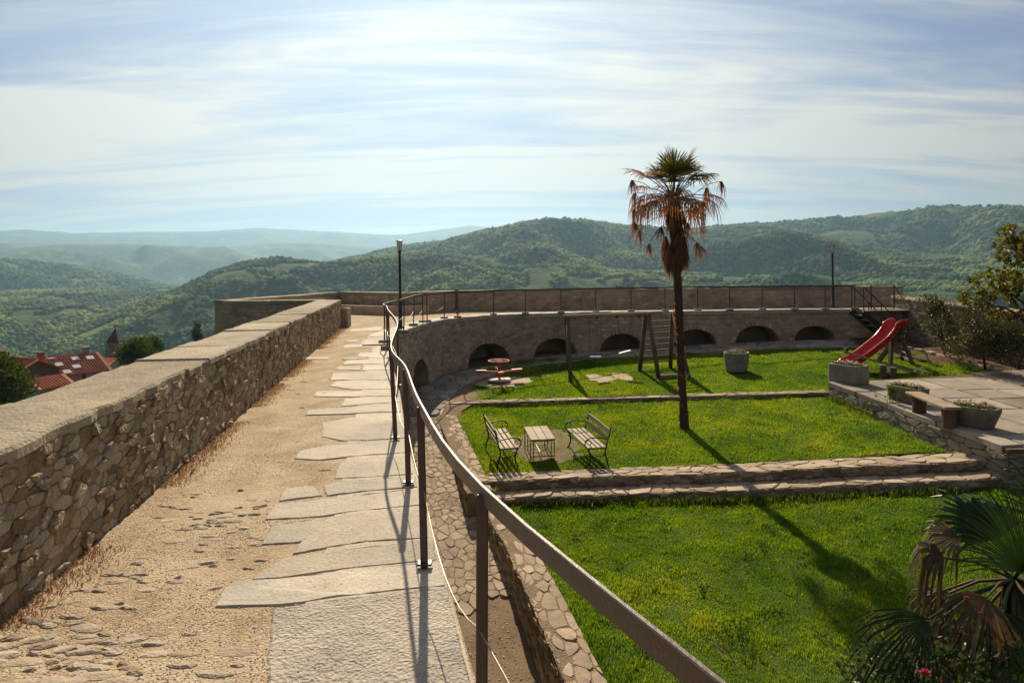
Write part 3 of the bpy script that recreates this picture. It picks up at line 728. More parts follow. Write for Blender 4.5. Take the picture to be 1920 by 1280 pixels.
for kind, pts in SL:
    W3 = [atz(a, b, ZP + .015) for a, b in pts]; cy = sum(p.y for p in W3) / len(W3); k_ = 1.0 if cy < 3.3 else (1.04 if cy < 7 else (1.12 if cy < 11 else 1.25))
    W3 = [Vector((p.x, cy + (p.y - cy) * k_, p.z)) for p in W3]
    for p in W3:
        if ex(p.y) - p.x < .34: p.x = ex(p.y) - rng.uniform(.004, .03)
    pl = []
    for i, q in enumerate(W3):
        q2 = W3[(i + 1) % len(W3)]
        pl.append((q.x, q.y)); L = (q2 - q).length
        for k in range(1, int(L / .07) + 1):
            f = k / (int(L / .07) + 1); x, y = q.x + (q2.x - q.x) * f, q.y + (q2.y - q.y) * f; e = .03 * min(1, 4 * f * (1 - f)) * min(1, cy / 7)
            if ex(y) - x < .05: e = .01
            pl.append((x + e * (float(fbm(x * 5, y * 5, 3)) - .5) * 1.6 + rng.uniform(-.004, .004), y + e * (float(fbm(x * 5 + 31, y * 5, 3)) - .5) * 1.6 + rng.uniform(-.003, .003)))
    h = rng.uniform(.007, .011); tl = rng.choice((0, 0, .002, .004, .010)); y0 = pl[0][1]
    m = MB(); m.prism(pl, ZP - .05, (lambda x, y, h=h, tl=tl, y0=y0: ZP + h - tl * (y - y0) * .6), .012, rng.random(), .003)
    o = m.build('paving_slab' if kind == 'slab' else 'hammered_slab', MAT[kind], path)
    if kind == 'rough_slab': o['label'] = 'hammered grey paving slab at the near end of the path'
# stones set in the gravel
re = random.Random(31); ES = []
def embed(px, py, k, spread, n):
    for _ in range(n):
        a, b = re.gauss(px, spread[0]), re.gauss(py, spread[1])
        if b < 600 or b > 1300: continue
        q = atz(a, b, ZP)
        if q.x < WALL_IN.at(WALL_IN.near(q.x, q.y)).x + .12: continue
        if any((q.x - e[0]) ** 2 + (q.y - e[1]) ** 2 < (e[2] * 1.3) ** 2 for e in ES): continue
        ES.append((q.x, q.y, re.uniform(.014, .036) * k))
embed(120, 1250, 1.2, (120, 45), 90); embed(170, 1150, .9, (70, 40), 28); embed(400, 970, .9, (70, 28), 45); embed(300, 1070, .9, (60, 25), 12); embed(400, 1040, .8, (70, 30), 16)
embed(260, 1235, .9, (90, 40), 20); embed(560, 740, .8, (40, 60), 14)
for x, y, s in ES:
    a0 = re.uniform(-.35, .35); el = re.uniform(1.5, 3.2); n = 8; pl = []
    for k in range(n):
        a = 2 * math.pi * k / n; r = s * re.uniform(.75, 1.1); ux, uy = r * el * math.cos(a), r * math.sin(a)
        pl.append((x + ux * math.cos(a0) - uy * math.sin(a0), y + ux * math.sin(a0) + uy * math.cos(a0)))
    m = MB(); stone(m, pl, lambda u, v, w_: (u, v, ZP + w_), re.uniform(.003, .011), re.random(), re, .02, .45, .6); m.build('set_stone', MAT['pebble'], path)
# loose gravel
def pebbles(name, n, fn, smin, smax, mat, parent=None, label=None):
    base = np.array([(1, 0, 0), (-1, 0, 0), (0, 1, 0), (0, -1, 0), (0, 0, 1), (0, 0, -.4)], float)
    bf = np.array([(0, 2, 4), (2, 1, 4), (1, 3, 4), (3, 0, 4), (2, 0, 5), (1, 2, 5), (3, 1, 5), (0, 3, 5)])
    P = fn(n); n = len(P); s = NR.uniform(smin, smax, (n, 1, 1)) * NR.uniform(.6, 1.3, (n, 1, 3)); a = NR.uniform(0, 6.28, n)
    q = base[None] * s * np.array([1, 1, .35]); c, d = np.cos(a)[:, None], np.sin(a)[:, None]
    V = np.stack((q[:, :, 0] * c - q[:, :, 1] * d, q[:, :, 0] * d + q[:, :, 1] * c, q[:, :, 2]), -1) + P[:, None, :]
    o = np_mesh(name, V.reshape(-1, 3), bf[None] + (np.arange(n) * 6)[:, None, None], 3, np.repeat(NR.rand(n), 8), mat, parent)
    tag(o, label, 'gravel' if parent is None else None, kind='stuff'); return o
def gravel_pts(n):
    y = NR.uniform(2.3, 9.0, n * 3) ; x = NR.uniform(-5, .2, n * 3)
    keep = NR.rand(n * 3) < np.clip(1.2 - (y - 2.3) / 7.5, .1, 1); x, y = x[keep], y[keep]
    ok = (x > np.interp(y, [-3.2, 3.46, 21.5], [-1.55, -2.59, -5.40]) + .03) & (x < np.interp(y, [2.3, 4, 7, 10.3], [-.05, -.42, -1.1, -1.72]) - .05)
    ok &= fbm(x * 2.2, y * 2.2, 3) > .38
    slabm = (x > np.interp(y, [2.4, 3.4, 4.0, 5, 7, 10], [-.95, -1.2, -1.15, -1.45, -1.9, -2.3])) & (NR.rand(len(x)) > .10); ok &= ~slabm
    x, y = x[ok][:n], y[ok][:n]
    on = x > np.interp(y, [2.4, 3.4, 4.0, 5, 7, 10], [-.95, -1.2, -1.15, -1.45, -1.9, -2.3])
    return np.stack((x, y, np.full(len(x), ZP + .002) + np.where(on, .03, 0)), -1)
pebbles('gravel', 26000, gravel_pts, .002, .0065, MAT['pebble'], None, 'loose gravel scattered over the sandy path')

# ---- retaining wall of the rampart with its row of arches
ARCHES = []
def arch_at(px, d, half, rise):
    q = at(px, 600, d); ARCHES.append((EDGE.near(q.x, q.y), half, rise))
ARCHES.append((EDGE.near(-3.05, 21.6), 1.0, 1.02))
arch_at(910, 25.7, .98, .80); arch_at(1041, 26.6, .86, .66); arch_at(1165, 26.9, .86, .66); arch_at(1303, 27.0, .86, .66); arch_at(1419, 27.0, .86, .68); arch_at(1528, 26.8, .78, .58)
def zfoot(s):
    p = EDGE.at(s)
    return min(zs(p.x, p.y), -3.3) if p.x < -1.9 else max(zl(p.x, p.y), -3.6) - .02
def zbot(s):
    z = zfoot(s) - .3
    for c, h, r in ARCHES:
        t = (s - c) / h
        if abs(t) < 1: z = zfoot(c) + r * math.sqrt(max(0, 1 - abs(t) ** 2.2))
    return z
w = thing('retaining_wall', 'curved stone retaining wall with a row of low dark arches below the walk', 'wall', (2.2, 26.7, -3.4))
m = MB(); ss = [0.0]
brk = sorted([c + k * h for c, h, r in ARCHES for k in (-1.0, 1.0)])
while ss[-1] < EDGE.L:
    ss.append(ss[-1] + (.06 if any(abs(ss[-1] - c) < h + .1 for c, h, r in ARCHES) else .25))
ss = sorted(set([s for s in ss if s < EDGE.L] + [b + e for b in brk for e in (-.001, .001)] + [EDGE.L]))
vs, fs = [], []
for s in ss:
    p = EDGE.at(s); zb = zbot(s); vs += [(p.x, p.y, ZP - .02), (p.x, p.y, zb)]
for i in range(len(ss) - 1): fs.append((2 * i, 2 * i + 1, 2 * i + 3, 2 * i + 2))
m.add(vs, fs)
core = m.build('core', MAT['far_mortar'], w)
for c, h, r in ARCHES:                      # each vault: soffit, jambs and back wall, real depth behind the face
    m = MB(); D = 1.3; n = 18; zf0 = zfoot(c); p0 = EDGE.at(c); rt = EDGE.right(c); dr = EDGE.dir(c); vs = []
    zf0b = min(zf0, zf0) - .3
    prof = [(-h, zf0b)] + [(-h * math.cos(math.pi * i / n), zf0 + r * math.sqrt(max(0, 1 - abs(math.cos(math.pi * i / n)) ** 2.2))) for i in range(n + 1)] + [(h, zf0b)]
    for dd in (.0, -D):
        for (e, z) in prof:
            if dd == 0: q = EDGE.at(c + e)
            else: q = p0 + dr * e * .92 + rt * dd
            vs.append((q.x, q.y, z - (.06 if dd else 0)))
    k = len(prof); fs = [(i, i + 1, k + i + 1, k + i) for i in range(k - 1)] + [tuple(range(k, 2 * k))]
    m.add(vs, fs, .3); m.build('arch_vault', MAT['far_mortar'], w)
    for i in range(17):                     # voussoirs
        a0, a1 = math.pi * i / 17, math.pi * (i + 1) / 17; t_ = .20 + rng.uniform(-.03, .03); pl = []
        for (a, k2) in ((a0, 0), (a1, 0), (a1, t_), (a0, t_)):
            cx_ = -math.cos(a); e = cx_ * h; z = r * math.sqrt(max(0, 1 - abs(cx_) ** 2.2)); nx, nz = cx_ / h, math.sin(a) / r * .8; ln = math.hypot(nx, nz) or 1
            pl.append((c + e + nx / ln * k2, zf0 + z + nz / ln * k2))
        mid = (sum(q[0] for q in pl) / 4, sum(q[1] for q in pl) / 4); pl = [(mid[0] + (q[0] - mid[0]) * .92, mid[1] + (q[1] - mid[1]) * .94) for q in pl]
        if mid[1] < zf0 + .03: continue
        mv = MB(); stone(mv, pl, lambda u, v, w_: (*(EDGE.at(u) + EDGE.right(u) * w_), v), rng.uniform(.03, .05), .45 + .5 * rng.random(), rng, .02, .10, .4)
        mv.build('voussoir', MAT['far_stone'], w)
S0, S1 = EDGE.near(-2.4, 13.4), EDGE.near(14.5, 26.7)
far = MB(); ra = random.Random(41)
for c in cells(S1 - S0, 2.9, .30, .135, .36, .02, ra):
    u = sum(p[0] for p in c) / len(c) + S0; v = sum(p[1] for p in c) / len(c); z = ZP - .05 - 2.9 + v
    if z < zfoot(u) - .1: continue
    if any(((abs(p[0] + S0 - cc) / (h + .19)) ** 2.2 + (max(0, ZP - 2.95 + p[1] - zfoot(cc)) / (r + .19)) ** 2) < 1 for cc, h, r in ARCHES for p in c): continue
    stone(far, c, face_map(EDGE, S0, 1, 0, ZP - .05 - 2.9), ra.uniform(.006, .03), ra.random(), ra, .02, .16, .5)
tag(far.build('masonry', MAT['far_stone'], w), kind='stuff')
coping(w, EDGE, EDGE.near(-2.9, 16.0), EDGE.L - .2, .02, -.62, ZP + .035, .14, .8, 1.6, MAT['slab'], 'edge_slab', .03)

# ---- ramp below the rampart, apron round the lawn
LB = [hit(a, b, zl) for a, b in ((848, 768), (880, 828), (908, 886))]          # lawn-side line of the upper border wall
LF = [hit(a, b, zf) for a, b in ((948, 944), (1000, 1020), (1062, 1130), (1140, 1280))]
BU = Line([(LB[0].x - .1, LB[0].y + .25)] + [(p.x, p.y) for p in LB] + [(LB[-1].x + .22, LB[-1].y - 1.05)])
dlt = (LF[3] - LF[2]); ext = LF[3] + dlt * 1.6
BL = Line([(p.x, p.y) for p in LF] + [(ext.x, ext.y), (ext.x + 1.2, ext.y - 3.5)])
m = MB(); ys = list(np.linspace(-6, 27.5, 90)); vs = []; K = 10
for y in ys:
    xl = EDGE.at(EDGE.near(-1, y)).x if 2 < y < 24.5 else (-3.4 if y >= 24.5 else 3 - y * 1.2)
    xl = float(np.interp(y, [-6, -1.2, 2.35, 4, 7, 10.3, 13.4, 16.35, 19.6, 21.4, 24.1, 27.5], [4, 1.4, -.05, -.42, -1.1, -1.72, -2.4, -2.95, -3.2, -3.1, -3.2, -3.2])) - 2.2
    xr = float(np.interp(y, [-6, 4, 8.5, 11.8, 13.9, 15, 17, 19.5, 22, 24, 27.5], [6.5, 3.0, 1.0, .1, -.4, -.8, -1.35, -1.9, -.6, 2.0, 17.5])) + .35
    for k in range(K + 1):
        x = xl + (xr - xl) * k / K; zlz = zl(x, y) - .03; e = zs(x, y)
        t = min(1, max(0, (x + 2.6) / 2.0)) if y > 20.5 else 0
        vs.append((x, y, e * (1 - t) + min(zlz, -2.9) * t + .03 * (float(fbm(x * .9, y * .9, 3)) - .5)))
fs = [(i * (K + 1) + k, i * (K + 1) + k + 1, (i + 1) * (K + 1) + k + 1, (i + 1) * (K + 1) + k) for i in range(len(ys) - 1) for k in range(K)]
m.add(vs, fs)
GV = np.array(vs).reshape(len(ys), K + 1, 3)
ramp = tag(m.build('ramp_ground', MAT['earth'], None, True, world=(0, 0, 0)), 'earth ramp running down between the rampart and the lawn walls', 'ground', kind='structure')
def gz(x, y):
    j = min(len(ys) - 2, max(0, int(np.searchsorted(ys, y)) - 1)); t = (y - ys[j]) / (ys[j + 1] - ys[j]); row = GV[j] * (1 - t) + GV[j + 1] * t
    return float(np.interp(x, row[:, 0], row[:, 2]))
# crazy paving on the ramp: every stone its own
rc = random.Random(51); RL = Line([(.55, 9.6), (-.30, 11.3), (-1.2, 13.9), (-1.95, 16.4), (-2.35, 18.8)])
cs = cells(RL.L - 1.55, 1.9, .20, .15, .47, .010, rc, drop=.3)
bed = MB(); body(bed, Line([RL.at(1.5 + (RL.L - 1.5) * k / 20) for k in range(21)]), 0, RL.L - 1.5, -1.02, .92, -7, lambda s: -7); bed = MB()
bv = []
for k in range(41):
    s_ = 1.5 + (RL.L - 1.5) * k / 40
    for j in range(7):
        p = RL.at(s_) + RL.right(s_) * (-1.02 + 1.94 * j / 6); bv.append((p.x, p.y, gz(p.x, p.y) + (.022 if k > 2 else -.02)))
bed.add(bv, [(k * 7 + j, k * 7 + j + 1, (k + 1) * 7 + j + 1, (k + 1) * 7 + j) for k in range(40) for j in range(6)]); bed.build('paving_bed', MAT['mortar'], ramp)
for c in cs:
    if sum(p[0] for p in c) / len(c) < .55 * float(fbm(np.array([sum(p[1] for p in c) / len(c) * 3]), np.array([4.4]), 2)[0]): continue
    mb = MB(); u0 = 1.55
    def fmap(u, v, w_):
        p = RL.at(u + u0) + RL.right(u + u0) * (v - 1.0); return (p.x, p.y, gz(p.x, p.y) + w_ + .012)
    stone(mb, c, fmap, rc.uniform(.012, .020), rc.random(), rc, .05, .10, .5); mb.build('paving_stone', MAT['ledge'], ramp)
# sunlit sandy patch at the head of the ramp, flat stones on the apron under the arches
def patch(name, pts, zfun, mat, label, cat, kind='structure', lift=.012, sub=3):
    P = [Vector((p[0], p[1])) for p in pts]
    for _ in range(sub):
        Q = []
        for i in range(len(P)): a, b = P[i], P[(i + 1) % len(P)]; Q += [a * .75 + b * .25, a * .25 + b * .75]
        P = Q
        if len(P) > 90: break
    P = [p + Vector((float(fbm(p.x * 3.1 + 4, p.y * 3.1, 3)) - .5, float(fbm(p.x * 3.1, p.y * 3.1 + 9, 3)) - .5)) * .5 for p in P]
    tri = tessellate_polygon([[Vector((p.x, p.y, 0)) for p in P]]); mm = MB()
    T = []
    for t in tri:
        a, b, c = (P[i] for i in t); T.append(t if (b - a).x * (c - a).y - (b - a).y * (c - a).x > 0 else t[::-1])
    mm.add([(p.x, p.y, zfun(p.x, p.y) + lift) for p in P], T)
    return tag(mm.build(name, mat, None, world=(0, 0, 0)), label, cat, kind=kind)
h = [hit(a, b, gz) for a, b in ((760, 792), (775, 760), (800, 742), (820, 726), (838, 716), (838, 735), (822, 756), (806, 775), (812, 800))]
patch('sand', [(p.x, p.y) for p in h], gz, MAT['sand'], 'sunlit sandy patch at the head of the ramp', 'sand')
AP = Line([(-2.55, 19.2), (-2.5, 20.8), (-2.2, 22.4), (-1.6, 23.7), (-.3, 24.9), (1.2, 25.7), (3, 26.15), (6.5, 26.4), (10, 26.4), (13.6, 26.15)], 1)
apron = thing('apron_paving', 'grey stone paving strip at the foot of the arched wall', 'paving', (3, 26.1, -3.3)); apron['kind'] = 'structure'
far = MB(); rp = random.Random(61)
for k, c in enumerate(cells(AP.L, 1.25, .55, .42, .40, .02, rp)):
    def fmap(u, v, w_):
        p = AP.at(u) + AP.right(u) * (v - .72); return (p.x, p.y, gz(p.x, p.y) + w_ + .016)
    mb = MB(); stone(mb, c, fmap, rp.uniform(.012, .03), rp.random(), rp, .05, .12, .4); mb.build('paving_stone', MAT['flag'], apron)

# ---- lawns
UP = [hit(a, b, zl) for a, b in ((852, 764), (838, 722), (850, 702), (872, 690), (920, 683), (990, 676), (1090, 671), (1200, 667), (1290, 662), (1420, 657), (1560, 651), (1660, 648), (1720, 656), (1800, 676), (1885, 698), (1885, 712))]
UPP = [(p.x, p.y) for p in UP] + [(14.9, 20.6), (8.9, 19.3), (9.3, 14.3), (10.0, 14.55)] + [(LB[2].x, LB[2].y), (LB[1].x, LB[1].y)]
LOP = [(LF[0].x - .1, 13.9)] + [(p.x, p.y) for p in LF[1:]] + [(ext.x, ext.y), (ext.x + 1.2, ext.y - 3.5), (16, 1.5), (16, 13.6), (10.2, 13.55)]
def lawn(name, poly, zfun, label, res=.3):
    xs = np.arange(min(p[0] for p in poly) - .6, max(p[0] for p in poly) + .6, res); yy = np.arange(min(p[1] for p in poly) - .6, max(p[1] for p in poly) + .6, res)
    X, Y = np.meshgrid(xs, yy, indexing='ij'); Z = np.vectorize(zfun)(X, Y) + (fbm(X * .8, Y * .8, 4) - .5) * .09
    ins = inpoly(X + res / 2, Y + res / 2, poly)
    for dx in (-.1, .1): ins |= inpoly(X + res / 2 + dx, Y + res / 2, poly)
    n, mm = X.shape; i, j = np.nonzero(ins[:-1, :-1]); a = i * mm + j
    return tag(np_mesh(name, np.stack((X, Y, Z), -1).reshape(-1, 3), np.stack((a, a + mm, a + mm + 1, a + 1), -1), 4, None, MAT['turf'], None, True), label, 'lawn', kind='structure')
lawn('lawn', UPP, lambda x, y: zl(x, y) - .015, 'upper garden lawn with the benches and the playground')
lawn('lawn', LOP, lambda x, y: zf(x, y) - .015, 'lower garden lawn below the stone steps')

# ---- border walls, steps and kerb: pieces with stone tops
def low_wall(name, label, line, off, width, ztop, zbase, su, sv, seed, mat='ledge', face=True, faceside=-1):
    t = thing(name, label, 'wall', (*line.at(line.L / 2), ztop(*line.at(line.L / 2)) - .3)); r = random.Random(seed)
    zt = lambda s: ztop(*line.at(s)) - .016; zb = lambda s: zbase(*line.at(s)) - .25
    mb = MB(); body(mb, line, 0, line.L, off, off + width, zb, zt, .4); mb.build('core', MAT['mortar'], t)
    for c in cells(line.L, width, su * .72, sv * .75, .47, .010, r, drop=.3):
        mb = MB(); stone(mb, c, top_map(line, 0, off, lambda x, y: ztop(x, y) - .03), r.uniform(.024, .038), r.random(), r, .05, .08, .45); mb.build('cap_stone', MAT[mat], t)
    if face:
        H = max(zt(s) - zbase(*line.at(s)) for s in np.linspace(0, line.L, 12)); fm = MB(); o = off if faceside < 0 else off + width
        for c in cells(line.L, H, .20, .08, .46, .008, r, drop=.25):
            u = sum(p[0] for p in c) / len(c)
            def fmap(u, v, w_):
                s = min(u, line.L); p = line.at(s) + line.right(s) * (o + faceside * w_); return (p.x, p.y, zt(s) - H + v)
            stone(fm, c, fmap, r.uniform(.006, .026), r.random(), r, .02, .10, .7)
        tag(fm.build('masonry', MAT['wall_stone'], t), kind='stuff')
    return t
low_wall('border_wall', 'low stone wall edging the bench lawn beside the ramp', BU, .0, .52, lambda x, y: zl(x, y) + .03, zs, .42, .27, 71, faceside=1)
low_wall('border_wall', 'stone wall edging the lower lawn, running towards the viewer', BL, .02, .48, lambda x, y: zf(x, y) + .05, zs, .46, .25, 72, faceside=1)
A1, A2 = hit(905, 888, zl), hit(1850, 852, zl)
L1 = Line([(A1.x - .15, A1.y), (3, A1.y - .16), (A2.x, A2.y)])
Z1 = lambda x, y: zl(x, 14.6) + .05
low_wall('stone_step', 'upper stone step along the edge of the bench lawn', L1, .0, .60, Z1, lambda x, y: Z1(x, y) - .2, .44, .30, 73, faceside=1)
L2 = Line([(A1.x + .18, A1.y - .62), (3, A1.y - .78), (A2.x + .3, A2.y - .62), (A2.x + 2.2, A2.y - .50), (A2.x + 5, A2.y - .4)])
Z2 = lambda x, y: Z1(x, y) - .20
low_wall('stone_step', 'lower stone step just above the front lawn', L2, .0, .48, Z2, lambda x, y: zf(x, y), .46, .27, 74, faceside=1)
K1, K2 = hit(816, 760, zl), hit(1548, 738, zl)
low_wall('stone_kerb', 'narrow stone kerb crossing the lawn between playground and benches', Line([(K1.x, K1.y), ((K1.x + K2.x) / 2, (K1.y + K2.y) / 2 + .05), (K2.x, K2.y)]), -.05, .30, lambda x, y: zl(x, y) + .10, lambda x, y: zl(x, y) - .05, .45, .17, 75, faceside=1)

# ---- paved terrace
def zt_(x, y): return -3.29 - .03 * (19.4 - y)
TA, TB = (8.94, 19.4), (9.37, 12.95); TC, TD = (19, 12.75), (19, 21.5); TE = (14.9, 20.7)
terr = thing('terrace', 'raised stone flag terrace with planters along its edge', 'terrace', (12, 16, -3.6)); terr['kind'] = 'structure'
m = MB(); tp = [TA, TB, TC, TD, TE]; m.prism(tp, -4.6, lambda x, y: zt_(x, y) - .045, .01); m.build('core', MAT['dirt'], terr)
rt_ = random.Random(81); U = Vector((TB[0] - TA[0], TB[1] - TA[1])); TL = U.length; U.normalize(); Vv = Vector((-U.y, U.x))
v0 = 0.0; rows = []
while v0 < 10.0:
    wd = .46 if v0 == 0 else rt_.uniform(.75, 1.25); u0 = -2.4 + rt_.uniform(-.5, .3) if v0 else 0
    while u0 < TL:
        l = rt_.uniform(.9, 1.9); a, b = max(u0, -2.4), min(u0 + l, TL + (.03 if v0 == 0 else 0)); g = .028; cor = [(a + g, v0 + g), (b - g, v0 + g), (b - g, v0 + wd - g), (a + g, v0 + wd - g)]
        if b - a > .15:
            if v0 == 0: cor = [(p[0], p[1] - .05 if p[1] < .1 else p[1]) for p in cor]
            pl = []
            for i in range(4):
                p, q = cor[i], cor[(i + 1) % 4]
                for k in range(3): pl.append((p[0] + (q[0] - p[0]) * k / 3 + rt_.uniform(-.01, .01), p[1] + (q[1] - p[1]) * k / 3 + rt_.uniform(-.01, .01)))
            P = [(TA[0] + U.x * a_ + Vv.x * b_, TA[1] + U.y * a_ + Vv.y * b_) for a_, b_ in pl]
            ctr = (sum(p[0] for p in P) / 12, sum(p[1] for p in P) / 12)
            lim = np.interp(ctr[0], [8.94, 14.9, 19], [19.4, 20.7, 21.5])
            if ctr[1] < lim:
                P = [(x, min(y, float(np.interp(x, [8.94, 14.9, 19], [19.42, 20.72, 21.5])))) for x, y in P]
                mb = MB(); dz = rt_.uniform(-.006, .006); mb.prism(P, lambda x, y: zt_(x, y) - .12 + (.03 if v0 else 0), lambda x, y, dz=dz: zt_(x, y) + dz, .012, rt_.random(), .004); mb.build('flagstone', MAT['flag'], terr)
        u0 += l
    v0 += wd
fm = MB(); TLn = Line([TA, TB, TC]); TL2 = Line([(8.94, 19.4), (9.37, 12.95), (19, 12.75)])
for c in cells(TL2.L, 1.2, .4, .16, .40, .012, rt_, drop=.2):
    def fmap(u, v, w_):
        p = TL2.at(u) + TL2.right(u) * w_; return (p.x, p.y, zt_(p.x, p.y) - .12 - 1.2 + v)
    stone(fm, c, fmap, rt_.uniform(.01, .03), rt_.random() * .6, rt_, .03, .12, .5)
tag(fm.build('masonry', MAT['flag'], terr), kind='stuff')

# ---- garden boundary wall on the right, planting bed before it
RW = Line([(15.2, 27.4), (15.3, 24), (15.9, 20.5), (17.2, 15.0), (19.5, 9.0)])
w = thing('garden_wall', 'old stone garden wall with a ragged tiled top behind the shrubs', 'wall', (15.5, 22, -3.3))
zrt = lambda s: float(np.interp(s, [0, 3.4, 7, 12.7, 19], [-1.22, -1.36, -1.55, -1.75, -1.8]))
m = MB(); body(m, RW, 0, RW.L, 0, -.55, -5.5, lambda s: zrt(s) - .09, .5); m.build('core', MAT['far_mortar'], w)
far = MB(); r3 = random.Random(91)
for c in cells(RW.L, 2.3, .36, .17, .4, .02, r3):
    def fmap(u, v, w_):
        p = RW.at(u) + RW.right(u) * w_; return (p.x, p.y, zrt(u) - .1 - 2.3 + v)
    stone(far, c, fmap, r3.uniform(.01, .035), r3.random(), r3, .02, .16, .5)
tag(far.build('masonry', MAT['dark_stone'], w), kind='stuff')
for c in cells(RW.L, .66, .38, .34, .4, .015, r3):
    mb = MB()
    def fmap(u, v, w_):
        p = RW.at(u) + RW.right(u) * (v - .60); return (p.x, p.y, zrt(u) - .09 + w_)
    stone(mb, c, fmap, r3.uniform(.05, .11), r3.random(), r3, .02, .2, .5); mb.build('cap_stone', MAT['ledge'], w)
bp = [(13.6, 25.9), (15.25, 26.4), (15.3, 24), (15.9, 20.5), (17.2, 15.5), (17.2, 20.2), (14.95, 20.75)]
hb = [hit(a, b, zl) for a, b in ((1885, 698), (1800, 676), (1720, 656))]
bedp = [(hb[2].x, hb[2].y), (13.7, 26.1), (15.3, 26.6), (15.35, 24), (15.95, 20.5), (16.6, 18.5), (17.5, 20.9), (hb[0].x, hb[0].y), (hb[1].x, hb[1].y)]
m = MB(); vs = []; nx, ny = 24, 40
for i in range(nx):
    for j in range(ny):
        x, y = 11.2 + 7.5 * i / (nx - 1), 18.5 + 9 * j / (ny - 1); vs.append((x, y, zl(x, y) + .0 + .12 * (float(fbm(x * 1.4, y * 1.4, 3)) - .35)))
fs = []
for i in range(nx - 1):
    for j in range(ny - 1):
        x, y = 11.2 + 7.5 * (i + .5) / (nx - 1), 18.5 + 9 * (j + .5) / (ny - 1)
        if inpoly(np.array([x]), np.array([y]), [(12.9, 24.3), (13.3, 27.3), (15.6, 27.4), (18.6, 20.9), (14.6, 20.5)])[0]: fs.append((i * ny + j, (i + 1) * ny + j, (i + 1) * ny + j + 1, i * ny + j + 1))
m.add(vs, fs); tag(m.build('flower_bed', MAT['mulch'], None, True, world=(0, 0, 0)), 'brown mulched planting bed along the garden wall', 'flower bed', kind='structure')
kb = Line([(hb[2].x - .3, hb[2].y + .5), (hb[2].x, hb[2].y), (hb[1].x, hb[1].y), (hb[0].x, hb[0].y), (hb[0].x + 1.5, hb[0].y - .3)])
t = thing('bed_kerb', 'pale stone edging between the lawn and the brown planting bed', 'kerb', (*kb.at(kb.L / 2), zl(*kb.at(kb.L / 2))))
for c in cells(kb.L, .26, .5, .26, .25, .02, rt_):
    mb = MB(); stone(mb, c, top_map(kb, 0, -.13, lambda x, y: zl(x, y) + .0), rt_.uniform(.05, .08), rt_.random(), rt_, .08, .12, .4); mb.build('edging_stone', MAT['ledge'], t)
# bare earth on the lawns
def worn(name, poly, mat, label, cat, res=.05):
    xs = np.arange(min(p[0] for p in poly) - .4, max(p[0] for p in poly) + .4, res); yy = np.arange(min(p[1] for p in poly) - .4, max(p[1] for p in poly) + .4, res)
    X, Y = np.meshgrid(xs, yy, indexing='ij'); Z = zl(X, Y) - .003 + (fbm(X * .8, Y * .8, 4) - .5) * .09
    ins = inpoly(X + .5 * (fbm(X * 3, Y * 3, 3) - .5), Y + .5 * (fbm(X * 3 + 9, Y * 3, 3) - .5), poly); n, mm = X.shape; i, j = np.nonzero(ins[:-1, :-1]); a = i * mm + j
    return tag(np_mesh(name, np.stack((X, Y, Z), -1).reshape(-1, 3), np.stack((a, a + mm, a + mm + 1, a + 1), -1), 4, None, mat, None, True), label, cat, kind='structure')
hh = lambda pts: [(lambda p: (p.x, p.y))(hit(a, b, zl)) for a, b in pts]
SANDS = [hh([(878, 712), (905, 706), (960, 705), (992, 708), (1000, 714), (985, 722), (950, 727), (905, 727), (885, 722)]),
         hh([(1098, 702), (1118, 701), (1130, 706), (1140, 707), (1150, 701), (1168, 701), (1182, 706), (1192, 713), (1178, 716), (1155, 711), (1140, 716), (1122, 718), (1104, 712)])]
EARTH = [hh([(945, 830), (962, 815), (978, 818), (992, 804), (1022, 806), (1045, 800), (1066, 812), (1070, 822), (1092, 834), (1080, 846), (1086, 856), (1060, 860), (1046, 870), (1028, 860), (1000, 868), (985, 856), (968, 858), (960, 842)])]
worn('bare_sand', SANDS[0], MAT['sand'], 'bare sandy hollow worn round the red roundabout', 'sand')
worn('bare_sand', SANDS[1], MAT['sand'], 'bare sandy hollow worn below the swings', 'sand')
worn('bare_earth', EARTH[0], MAT['earth'], 'bare brown earth between the two garden benches', 'soil')

# ------------------------------------------------------------------ railing of the rampart
rail = thing('railing', 'brown iron railing with flat handrail winding along the inner edge of the path', 'railing', (-.42, 3.99, ZP))
RH = .95
PB = [(1.32, -1.1, 0), (.74, .45, 0), (-.135, 2.44, .02)]                     # post feet, near ones first
for a, b, top in ((796, 1066, (788, 747)), (766, 911, (760, 697)), (742, 826, (733, 645)), (747, 726, (745, 608)), (731, 672, (728, 600)), (726, 656, (725, 585)), (721, 645, (721, 577)),
                  (757, 625, (758, 571)), (775, 612, (777, 564)), (793, 606, (792, 561)), (801, 605, (800, 559)), (833, 599, (833, 554)), (858, 597, (858, 553)), (925, 592, (926, 553)), (985, 590, (985, 551)),
                  (1052, 588, (1052, 550)), (1117, 586, (1117, 549)), (1183, 585, (1183, 548)), (1247, 584, (1247, 547)), (1308, 583, (1308, 546)), (1368, 583, (1368, 545)), (1429, 582, (1429, 545)), (1490, 582, (1490, 544)), (1547, 582, (1547, 544)), (1603, 581, (1603, 543))):
    q = atz(a, b, ZP); tp = at(top[0], top[1], q.y); PB.append((q.x, q.y, tp.x - q.x))
tops = []
